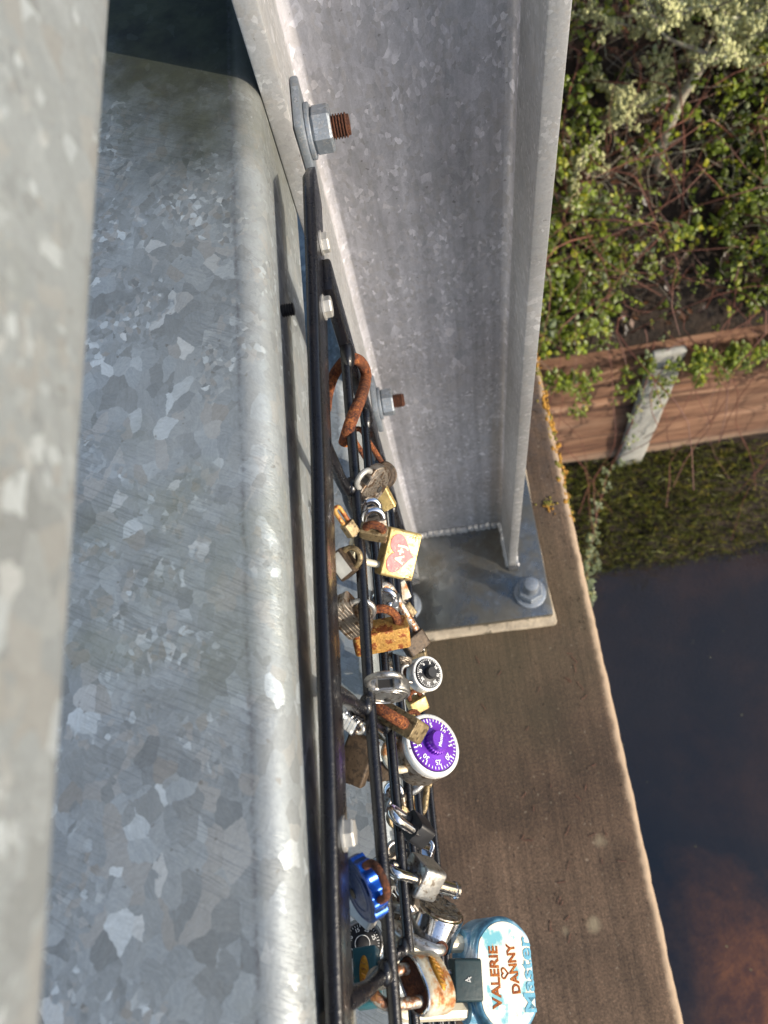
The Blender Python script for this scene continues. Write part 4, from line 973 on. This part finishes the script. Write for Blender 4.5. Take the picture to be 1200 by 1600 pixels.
    ('arch', 'rust-eaten cream padlock with a golden oval emblem and a thick rusty loop shackle', 'padlock', [[-0.3653, -0.6777, 0.6382, -0.03498], [0.8192, 0.0916, 0.5662, -0.05543], [-0.4421, 0.7296, 0.5217, -0.37141]], {'w': 0.02484, 'h': 0.01512, 't': 0.01512, 'g': 0.0135, 'leg': 0.01566, 'rod': 0.00232, 'body': 'RUSTCREAM', 'sh': 'RUSTSTEEL', 'emblem': 'GOLD'}),
]
HOOK = [[-0.06, 0.23836, -0.3835], [-0.058, 0.25235, -0.38642], [-0.054, 0.26546, -0.38929], [-0.0465, 0.26666, -0.37926], [-0.0385, 0.25281, -0.35728], [-0.0345, 0.25551, -0.36623], [-0.0335, 0.25579, -0.3797], [-0.035, 0.23419, -0.36413], [-0.038, 0.21207, -0.34586], [-0.0415, 0.20263, -0.34341], [-0.047, 0.1983, -0.35503]]

def text_bm(s, size, depth=.0003, bold=0.0, align='CENTER'):
    cu = bpy.data.curves.new('lettering', 'FONT'); cu.body = s; cu.size = size; cu.extrude = depth
    cu.align_x = align; cu.align_y = 'CENTER'; cu.offset = bold; cu.resolution_u = 3
    ob = bpy.data.objects.new('lettering', cu); COL.objects.link(ob)
    dg = bpy.context.evaluated_depsgraph_get()
    me = bpy.data.meshes.new_from_object(ob.evaluated_get(dg))
    bm = B(); bm.from_mesh(me)
    bpy.data.objects.remove(ob); bpy.data.curves.remove(cu); bpy.data.meshes.remove(me)
    return bm
XZ = Matrix(((1, 0, 0, 0), (0, 0, 1, 0), (0, 1, 0, 0), (0, 0, 0, 1)))   # prism (x,z | along y) -> (x,y | along z)
def outline_body(bm, out, t, bev):
    prism(bm, out, -t / 2, t / 2, bev, XZ, 3)
    bmesh.ops.recalc_face_normals(bm, faces=bm.faces)
def shackle(root, k, y0, mat, seg=14, prof=None, z=0.0, flat=1.0):
    g, leg, r = k['g'], k['leg'], k['rod']
    a = g / 2; pts = [(-a, y0 - r * 1.2, z), (-a, y0, z)]
    n = max(1, int(leg / .002))
    for i in range(1, n + 1): pts.append((-a, y0 + leg * i / n, z))
    for i in range(1, 22): an = PI - PI * i / 22; pts.append((a * math.cos(an), y0 + leg + a * math.sin(an), z))
    for i in range(n, -1, -1): pts.append((a, y0 + leg * i / n, z))
    pts.append((a, y0 - r * 1.2, z))
    bm = B(); tube(bm, pts, r, seg, prof=prof)
    return obj('shackle', bm, G[mat], root, sharp=30 if seg < 10 else 60)
G = globals()
def rr_outline(w_, h, r, seg=5):
    return rrect(0, 0, w_, h, r, seg)
def keyhole(root, y, k):
    bm = B(); M_ = Matrix.Translation((0, y, 0)) @ Matrix.Rotation(R(90), 4, 'X')
    r = min(k.get('t', .01) * .32, .0045)
    lathe(bm, [(r, -.0002), (r, .0005), (r * .9, .0008)], M=M_, seg=24)
    obj('key_plug', bm, STEEL_OLD, root)

def smooth_path(H, n=5):
    out = []
    for i in range(len(H) - 1):
        p0, p1, p2, p3 = H[max(i-1, 0)], H[i], H[i+1], H[min(i+2, len(H)-1)]
        for j in range(n):
            t = j / n
            out.append(.5 * ((2 * p1) + (-p0 + p2) * t + (2*p0 - 5*p1 + 4*p2 - p3) * t*t + (-p0 + 3*p1 - 3*p2 + p3) * t**3))
    return out + [H[-1]]
def make_lock(kind, label, cat, rows, k):
    M_ = Matrix(rows + [[0, 0, 0, 1]]) if isinstance(rows, list) else rows
    root = empty('padlock', M=M_)
    tag(root, label, cat, 'padlocks hung on the black wire panel')
    mb = G[k['body']]
    if kind in ('rect', 'heart', 'rivet', 'oval', 'laminated'):
        w_, h, t = k['w'], k['h'], k['t']; bev = k.get('bev', .001)
        bm = B()
        if kind == 'laminated':
            n = max(5, int(h / .0017)); ph = h / n
            for i in range(n):
                c = rr_outline(w_, t, min(w_, t) * .28, 4)
                s = 1.0 if i % 2 == 0 else .975
                sub = [(x * s, z * s) for x, z in c]
                q = bmesh.new(); prism(q, sub, -h / 2 + i * ph, -h / 2 + (i + .93) * ph, .0001, None, 1); join(bm, q)
            bmesh.ops.recalc_face_normals(bm, faces=bm.faces)
        else:
            r = min(w_, t) * .16
            prism(bm, rr_outline(w_, t, r, 4), -h / 2, h / 2, bev * .8, None, 3)
            bmesh.ops.recalc_face_normals(bm, faces=bm.faces)
        bo = obj('body', bm, mb, root, sharp=40)
        shackle(root, k, h / 2, k['sh'])
        keyhole(root, -h / 2, k)
        if k.get('collar') or kind == 'laminated':
            bm = B()
            for s in (-1, 1):
                Mx = Matrix.Translation((s * k['g'] / 2, h / 2, 0)) @ Matrix.Rotation(R(-90), 4, 'X')
                lathe(bm, [(k['rod'] * 1.0, .0), (k['rod'] * 1.4, .0001), (k['rod'] * 1.4, .0006), (k['rod'] * 1.02, .0009)], M=Mx, seg=28)
            obj('collar', bm, BLACKP if k['body'] == 'BLACKP' else STEEL_OLD, root)
        if k.get('plate'):
            bm = B(); box(bm, -w_ * .42, w_ * .42, -h * .40, h * .40, t / 2 - .0002, t / 2 + .0005, .0002)
            obj('face_plate', bm, G[k['plate']], root)
        if k.get('plug'):
            bm = B(); lathe(bm, [(.0036, -.001), (.0036, .011), (.0042, .0112), (.0042, .0128), (.0036, .0135)], M=Matrix.Translation((-w_ * .30, -h / 2, 0)) @ Matrix.Rotation(R(90), 4, 'X'), seg=28)
            obj('cylinder_plug', bm, CHROME, root)
        if k.get('mark'):
            bm = text_bm(k['mark'], t * .55, .0002); join2 = B(); join(join2, bm, Matrix.Translation((0, 0, t / 2 + .0002)) @ Matrix.Rotation(R(25), 4, 'Z'))
            obj('marking', join2, PALEMETAL, root)
        if kind == 'laminated' and k.get('text'):
            bm = B(); join(bm, text_bm(k['text'], t * .32, .0002), Matrix.Translation((0, -h / 2 - .0001, 0)) @ Matrix.Rotation(R(90), 4, 'X') @ Matrix.Translation((0, -t * .28, 0)))
            obj('lettering', bm, INKW, root)
        if kind == 'rivet':
            bm = B()
            for sx in (-1, 1):
                for sz in (-1, 1):
                    t_ = bmesh.new(); bmesh.ops.create_uvsphere(t_, u_segments=16, v_segments=8, radius=.0019)
                    join(bm, t_, Matrix.Translation((sx * w_ * .17, h / 2, sz * t * .30)) @ Matrix.Diagonal((1, .6, 1, 1)))
            obj('rivet', bm, CHROME, root)
        if kind == 'heart':
            out = []
            for i in range(60):
                a = 2 * PI * i / 60
                hx = 16 * math.sin(a) ** 3; hy = 13 * math.cos(a) - 5 * math.cos(2*a) - 2 * math.cos(3*a) - math.cos(4*a)
                out.append((hx / 34 * w_ * .86, (hy + 2.5) / 30 * h * .84))
            bm = B(); prism(bm, out, t / 2 - .0003, t / 2 + .00035, 0, XZ); bmesh.ops.recalc_face_normals(bm, faces=bm.faces)
            ho = obj('heart', bm, PINK, root)
            bm = B(); join(bm, text_bm('A+J', h * .36, .00012, .00018), Matrix.Translation((0, h * .04, t / 2 + .00045)))
            obj('lettering', bm, HEARTTXT, ho)
            bm = B()
            rr = random.Random(3)
            for cx, cy in ((w_ * .40, -h * .30), (-w_ * .40, -h * .34)):
                for i in range(7):
                    p = Vector((cx + rr.gauss(0, .0012), cy + rr.gauss(0, .0016), t / 2 + .00005)); d = Vector((rr.gauss(0, .0010), rr.gauss(0, .0016), 0))
                    tube(bm, [p - d, p + d], .00013, 5)
            obj('scratches', bm, INKB, root)
        if kind == 'oval':
            bm = B(); lathe(bm, [(1, 0), (1.0, .4), (.9, .8), (.6, 1.0)], M=Matrix.Translation((0, 0, t / 2 - .0002)) @ Matrix.Diagonal((w_ * .33, h * .21, .0011, 1)), seg=40)
            eo = obj('emblem', bm, G[k['emblem']], root)
            bm = B()
            for q in range(5): tube(bm, [((q - 2) * w_ * .09 - .0006, -h * .10, t / 2 + .0008), ((q - 2) * w_ * .09 + .0006, h * .10, t / 2 + .0008)], .0003, 6)
            obj('relief', bm, BRASS_RUST, eo)
    elif kind == 'disc':
        Rr, t = k['R'], k['t']
        out = []; n = 72
        for i in range(n):
            a = 2 * PI * i / n + PI / n; x, y = math.cos(a) * Rr, math.sin(a) * Rr
            if y > Rr * .80: y = Rr * .80 - (Rr * .10 if abs(x) < k['g'] * .25 else 0)
            if k.get('scallop') and y > Rr * .1 and False: pass
            out.append((x, y))
        bm = B(); outline_body(bm, out, t, min(t * .18, .0012))
        bo = obj('body', bm, mb, root, sharp=38)
        if k.get('rim'):
            bm = B(); n = 120
            prof = []
            for i in range(n + 1):
                a = R(28) + R(124) * i / n
                q = Rr * (1.012 + .040 * math.cos(i / n * 2 * PI * 5))
                prof.append((math.cos(a) * q, math.sin(a) * q))
            inner = [(math.cos(R(28) + R(124) * i / n) * Rr * .86, math.sin(R(28) + R(124) * i / n) * Rr * .86) for i in range(n, -1, -1)]
            prism(bm, prof + inner, -t * .46, t * .46, 0, XZ); bmesh.ops.recalc_face_normals(bm, faces=bm.faces)
            obj('scalloped_rim', bm, G[k['rim']], root)
        y0 = Rr * .72
        if k['g'] > Rr * 1.5: k = dict(k, g=Rr * 1.45)
        shackle(root, k, y0, k['sh'])
        # raised rings on the face and a dark slot at the neck
        bm = B()
        for q in (.88, .62):
            pts = [(Rr * q * math.cos(2*PI*i/48), Rr * q * math.sin(2*PI*i/48) * (.8 if math.sin(2*PI*i/48) > 0 else 1), t / 2) for i in range(48)]
            tube(bm, pts, .00028, 6, closed=True)
        obj('raised_ring', bm, mb, root)
        if k.get('notch'):
            bm = B(); box(bm, -k['g'] * .24, k['g'] * .24, Rr * .66, Rr * .705, -t * .30, t * .30)
            obj('neck_slot', bm, INKB, root)
        if k.get('scrawl'):
            rr = random.Random(9); bm = B()
            for row in range(4):
                for i in range(9):
                    p = Vector(((i - 4) * Rr * .15, (1 - row) * Rr * .28 - Rr * .1, t / 2 + .00003))
                    pts = [p + Vector((rr.uniform(-1, 1) * Rr * .05, rr.uniform(-1, 1) * Rr * .09, 0)) for _ in range(4)]
                    tube(bm, pts, .00012, 5)
            obj('engraving', bm, INKB, root)
        bm = B(); lathe(bm, [(Rr * .16, 0), (Rr * .16, .0004), (Rr * .1, .0006)], M=Matrix.Translation((0, -Rr * .45, t / 2)), seg=24)
        obj('keyway', bm, INKB, root)
    elif kind == 'dial':
        Rr, t = k['R'], k['t']
        side = G[k.get('side', k['body'])]
        bm = B(); lathe(bm, [(Rr * .80, -t), (Rr * .95, -t * .96), (Rr, -t * .82), (Rr, -t * .20)], seg=80, closed_top=True); obj('body', bm, side, root, sharp=50)
        bm = B(); lathe(bm, [(Rr * .99, -t * .21), (Rr * 1.005, -t * .12), (Rr * .985, -t * .02), (Rr * .94, 0), (Rr * .86, 0), (Rr * .845, -t * .03), (Rr * .84, -t * .08)], seg=80)
        obj('rim', bm, mb, root, sharp=60)
        do = None
        bm = B(); lathe(bm, [(Rr * .82, -t * .05), (Rr * .82, .0004), (Rr * .80, .0009), (k['kr'] * 1.25, .0013), (k['kr'] * 1.15, .0015)], seg=80); do = obj('dial', bm, G[k['dial']], root, sharp=50)
        dz = .00105
        bm = B()
        for i in range(40):
            a = 2 * PI * i / 40; l = .13 if i % 5 == 0 else .085
            q = bmesh.new(); box(q, Rr * (.80 - l), Rr * .795, -Rr * (.013 if i % 5 else .019), Rr * (.013 if i % 5 else .019), dz - .0002, dz + .0001)
            join(bm, q, Matrix.Rotation(a, 4, 'Z'))
        obj('tick_marks', bm, INKW, do)
        bm = B()
        for i in range(8):
            # numbers rise clockwise; 35 sits beside the shackle
            a = R(82) - 2 * PI * (i + 1) / 8 if k.get('nums') == 1 else R(150) - 2 * PI * i / 8
            q = text_bm(str(((i + 6) % 8 if k['nums'] == 1 else i) * 5), Rr * .22, .00008, .00008)
            join(bm, q, Matrix.Rotation(a, 4, 'Z') @ Matrix.Translation((0, Rr * .575, .0013)))
        obj('numerals', bm, INKW, do)
        kr, kh = k['kr'], k['kh']
        bm = B(); t_ = bmesh.new()
        nn = 96; prof = [(1.12, .0010), (1.12, kh * .55), (1.0, kh * .62), (.96, kh * .95), (.90, kh), (.0, kh)]
        rings = []
        for j, (q, z) in enumerate(prof[:-1]):
            rings.append([t_.verts.new((kr * (q + (.045 * (1 if (i // 2) % 2 else -1) if j < 2 else 0)) * math.cos(2*PI*i/nn), kr * (q + (.045 * (1 if (i // 2) % 2 else -1) if j < 2 else 0)) * math.sin(2*PI*i/nn), z)) for i in range(nn)])
        for a_, b_ in zip(rings, rings[1:]):
            for i in range(nn): t_.faces.new((a_[i], a_[(i+1) % nn], b_[(i+1) % nn], b_[i]))
        t_.faces.new(rings[-1]); join(bm, t_)
        ko = obj('knob', bm, G[k['knob']], root, sharp=30)
        if k.get('nums') == 2:
            bm = B(); pts = [(kr * 1.05 * math.cos(2*PI*i/40), kr * 1.05 * math.sin(2*PI*i/40), kh + .0001) for i in range(40)]; tube(bm, pts, .00022, 6, closed=True); obj('white_ring', bm, INKW, ko)
        if k.get('ktext'):
            bm = B(); join(bm, text_bm(k['ktext'], kr * .50, .00008, .00005), Matrix.Translation((0, 0, kh + .0001)) @ Matrix.Rotation(R(-30), 4, 'Z')); obj('lettering', bm, INKW, ko)
        bm = B()
        q = bmesh.new(); v = [q.verts.new(p) for p in ((-Rr * .035, Rr * .93, .0002), (Rr * .035, Rr * .93, .0002), (0, Rr * .855, .0002))]; q.faces.new(v[::-1]); join(bm, q); obj('index_mark', bm, INKB, root, smooth=False)
        shackle(root, k, Rr * .86, k['sh'], z=-t * .5)
    elif kind == 'knurl':
        Rr, h = k['R'], k['h']; bm = B(); t_ = bmesh.new(); nn = 88; rings = []
        for q, y in ((.80, -h/2), (1, -h * .45), (1, h * .1), (.86, h * .14), (.86, h * .22), (1, h * .26), (1, h * .45), (.82, h / 2)):
            kn = .07 if q == 1 else 0
            rings.append([t_.verts.new((Rr * (q + kn * (1 if (i // 2) % 2 else -1)) * math.cos(2*PI*i/nn), y, -Rr * (q + kn * (1 if (i // 2) % 2 else -1)) * math.sin(2*PI*i/nn))) for i in range(nn)])
        for a_, b_ in zip(rings, rings[1:]):
            for i in range(nn): t_.faces.new((a_[i], a_[(i+1) % nn], b_[(i+1) % nn], b_[i]))
        t_.faces.new(rings[0][::-1]); t_.faces.new(rings[-1]); join(bm, t_)
        obj('body', bm, mb, root, sharp=30); shackle(root, k, h / 2, k['sh'])
    elif kind == 'puck':
        Rr, t = k['R'], k['t']
        bm = B(); lathe(bm, [(Rr * .93, -t / 2), (Rr, -t * .45), (Rr, t * .42), (Rr * .975, t / 2), (Rr * .93, t * .515)], seg=96); obj('body', bm, mb, root, sharp=40)
        bm = B(); lathe(bm, [(Rr * .90, t * .505), (Rr * .88, t * .515 + .0006), (Rr * .5, t * .515 + .0008)], seg=64); fo = obj('engraved_face', bm, G[k['back']], root)
        rr = random.Random(4); bm = B()
        for i in range(70):
            a = rr.random() * 6.28; q = Rr * math.sqrt(rr.uniform(.05, .7)); p = Vector((q * math.cos(a), q * math.sin(a), t * .515 + .0008)); d = Vector((rr.gauss(0, .0010), rr.gauss(0, .0010), 0))
            tube(bm, [p - d, p + d], .00022, 5)
        obj('engraving', bm, INKB, fo)
        key = [Vector((x * Rr, y * Rr, -t * .22)) for x, y in ((-.60, -.46), (-.98, -.44), (-1.20, -.28), (-1.26, .10), (-1.20, .62), (-1.02, 1.18), (-.60, 1.66), (0, 1.80), (.50, 1.55), (.66, 1.1), (.66, .5))]
        bm = B(); tube(bm, smooth_path(key, 5), k['rod'], 16); obj('shackle', bm, G[k['sh']], root, sharp=60)
        bm = B()
        for s in (-1,):
            Mx = Matrix.Translation((-Rr * .885, -Rr * .44, -t * .22)) @ Matrix.Rotation(R(-90), 4, 'Y')
            lathe(bm, [(k['rod'] * 1.02, -.0004), (k['rod'] * 1.28, 0), (k['rod'] * 1.26, .0012), (k['rod'] * 1.02, .0015)], M=Mx, seg=32)
        obj('collar', bm, RUST_DARK, root)
    elif kind == 'arch':
        w_, h, t = k['w'], k['h'], k['t']
        out = []
        for i in range(48):
            a = 2 * PI * i / 48; c, s = math.cos(a), math.sin(a)
            out.append((w_ / 2 * math.copysign(abs(c) ** .75, c), t / 2 * math.copysign(abs(s) ** .85, s)))
        bm = B(); prism(bm, out, -h / 2, h / 2, .0022, None, 4); bmesh.ops.recalc_face_normals(bm, faces=bm.faces); obj('body', bm, mb, root, sharp=60)
        bm = B(); prism(bm, [(x * .86, z * .84) for x, z in out], h / 2 - .001, h / 2 + .0004, .0002, None, 2); bmesh.ops.recalc_face_normals(bm, faces=bm.faces)
        obj('top_plate', bm, RUST_DARK, root, sharp=60)
        bm = B(); pts = [(x * .90, h / 2 + .0001, z * .89) for x, z in out]; tube(bm, pts, .0007, 8, closed=True); obj('bright_edge', bm, CHROME, root)
        shackle(root, k, h / 2, k['sh'])
        bm = B(); t_ = bmesh.new(); rings = []
        nn = 40
        for q, z in ((1, -.0004), (1, .0006), (.86, .0011), (.5, .0014)):
            rings.append([t_.verts.new((w_ * .30 * q * math.cos(2*PI*i/nn), h * .14 * q * math.sin(2*PI*i/nn) - h * .02, t / 2 * (1 - abs(.60 * q * math.cos(2*PI*i/nn)) ** 2.4) ** .5 + z)) for i in range(nn)])
        for a_, b_ in zip(rings, rings[1:]):
            for i in range(nn): t_.faces.new((a_[i], a_[(i+1) % nn], b_[(i+1) % nn], b_[i]))
        t_.faces.new(rings[-1]); join(bm, t_); eo = obj('emblem', bm, G[k['emblem']], root)
        bm = B()
        for q in range(-3, 4):
            x = q * w_ * .075; z = t / 2 * (1 - abs(x / (w_ / 2)) ** 2.4) ** .5 + .0013
            tube(bm, [(x - .0007, -h * .08, z), (x, 0, z + .0003), (x + .0007, h * .05, z)], .00032, 6)
        obj('relief', bm, BRASS_RUST, eo)
    elif kind == 'big':
        Rr, t, cut = k['R'], k['t'], k['cut']
        def trunc(q):
            out = []; n = 96
            for i in range(n):
                a = 2 * PI * i / n; x, y = math.cos(a) * Rr * q, math.sin(a) * Rr * q * .80
                lim = -cut * (q if q < 1 else 1)
                if y < lim:
                    over = (lim - y); y = lim - over * .10
                if y > Rr * .62 * q: y = Rr * .62 * q + (y - Rr * .62 * q) * .5
                out.append((x, y))
            return out
        bm = B(); o1 = trunc(1)
        prism(bm, o1, -t / 2, t / 2 - .0035, .0016, XZ, 3)
        t_ = bmesh.new(); prof = [(1.0, t / 2 - .0034), (1.0, t / 2 - .0020), (.955, t / 2 - .0004), (.93, t / 2)]; rings = []
        for q, z in prof: rings.append([t_.verts.new((x, y, z)) for x, y in trunc(q)])
        for a_, b_ in zip(rings, rings[1:]):
            for i in range(96): t_.faces.new((a_[i], a_[(i+1) % 96], b_[(i+1) % 96], b_[i]))
        t_.faces.new(rings[-1]); join(bm, t_); bmesh.ops.recalc_face_normals(bm, faces=bm.faces)
        obj('body', bm, mb, root, sharp=50)
        bm = B(); prism(bm, trunc(.90), t / 2 - .0004, t / 2 + .0004, 0, XZ); bmesh.ops.recalc_face_normals(bm, faces=bm.faces)
        lo_ = obj('label', bm, LABELF, root)
        def put(name, s, size, x, y, mat, bold, sx=1.0, rot=0):
            b2 = B(); q = text_bm(s, size, .00022, bold)
            for v in q.verts: v.co += Vector((noise.noise(v.co * 900), noise.noise(v.co * 900 + Vector((4, 4, 4))), 0)) * .00022
            join(b2, q, Matrix.Translation((x, y, t / 2 + .0005)) @ Matrix.Rotation(R(rot), 4, 'Z') @ Matrix.Diagonal((sx, 1, 1, 1)))
            obj(name, b2, mat, lo_, smooth=False)
        put('lettering', 'VALERIE', Rr * .27, -Rr * .02, Rr * .26, INKR, .00022, 1.03)
        put('lettering', 'DANNY', Rr * .25, Rr * .10, -Rr * .16, INKR, .00022, .92, 4)
        put('lettering', 'Master', Rr * .36, 0, -Rr * .47, SKYBLUE, .00022, 1.25)
        out = []
        for i in range(40):
            a = 2 * PI * i / 40; hx = 16 * math.sin(a) ** 3; hy = 13 * math.cos(a) - 5 * math.cos(2*a) - 2 * math.cos(3*a) - math.cos(4*a)
            out.append((hx / 16 * Rr * .085 + Rr * .03, hy / 16 * Rr * .085 + Rr * .055, t / 2 + .0005))
        bm = B(); tube(bm, out, .00045, 6, closed=True); obj('heart', bm, INKR, lo_)
        octp = lambda a: 1.0
        g, leg, r = k['g'], k['leg'], k['rod']
        y0 = Rr * .60; a = g / 2
        z = 0
        c = a * .62
        pts = [(-a, y0 - .012, z), (-a, y0 + leg, z)]
        for i in range(1, 9): an = PI - PI / 2 * i / 8; pts.append((-a + c + c * math.cos(an), y0 + leg + c * math.sin(an), z))
        for i in range(0, 9): an = PI / 2 - PI / 2 * i / 8; pts.append((a - c + c * math.cos(an), y0 + leg + c * math.sin(an), z))
        pts.append((a, y0 - .012, z))
        bm = B(); tube(bm, pts, r * 1.05, 8); obj('shackle', bm, G[k['sh']], root, sharp=25)
        bm = B()
        for s in (-1, 1):
            Mx = Matrix.Translation((s * a, y0 - .001, z)) @ Matrix.Rotation(R(-90), 4, 'X')
            lathe(bm, [(r * 1.1, -.004), (r * 1.6, -.003), (r * 1.55, .0035), (r * 1.15, .004)], M=Mx, seg=32)
        obj('collar', bm, CHIPBLUE, root)
    return root
for L_ in LOCKS: make_lock(*L_)

# a lone rusty shackle hooked through the far end of the panel
bm = B()
sm = smooth_path([Vector(p) for p in HOOK])
tube(bm, sm, .0033, 14)
tag(obj('shackle', bm, RUST, loc=HOOK[5], sharp=60), 'loose rusty curved shackle hooked through the far end of the black panel', 'shackle')
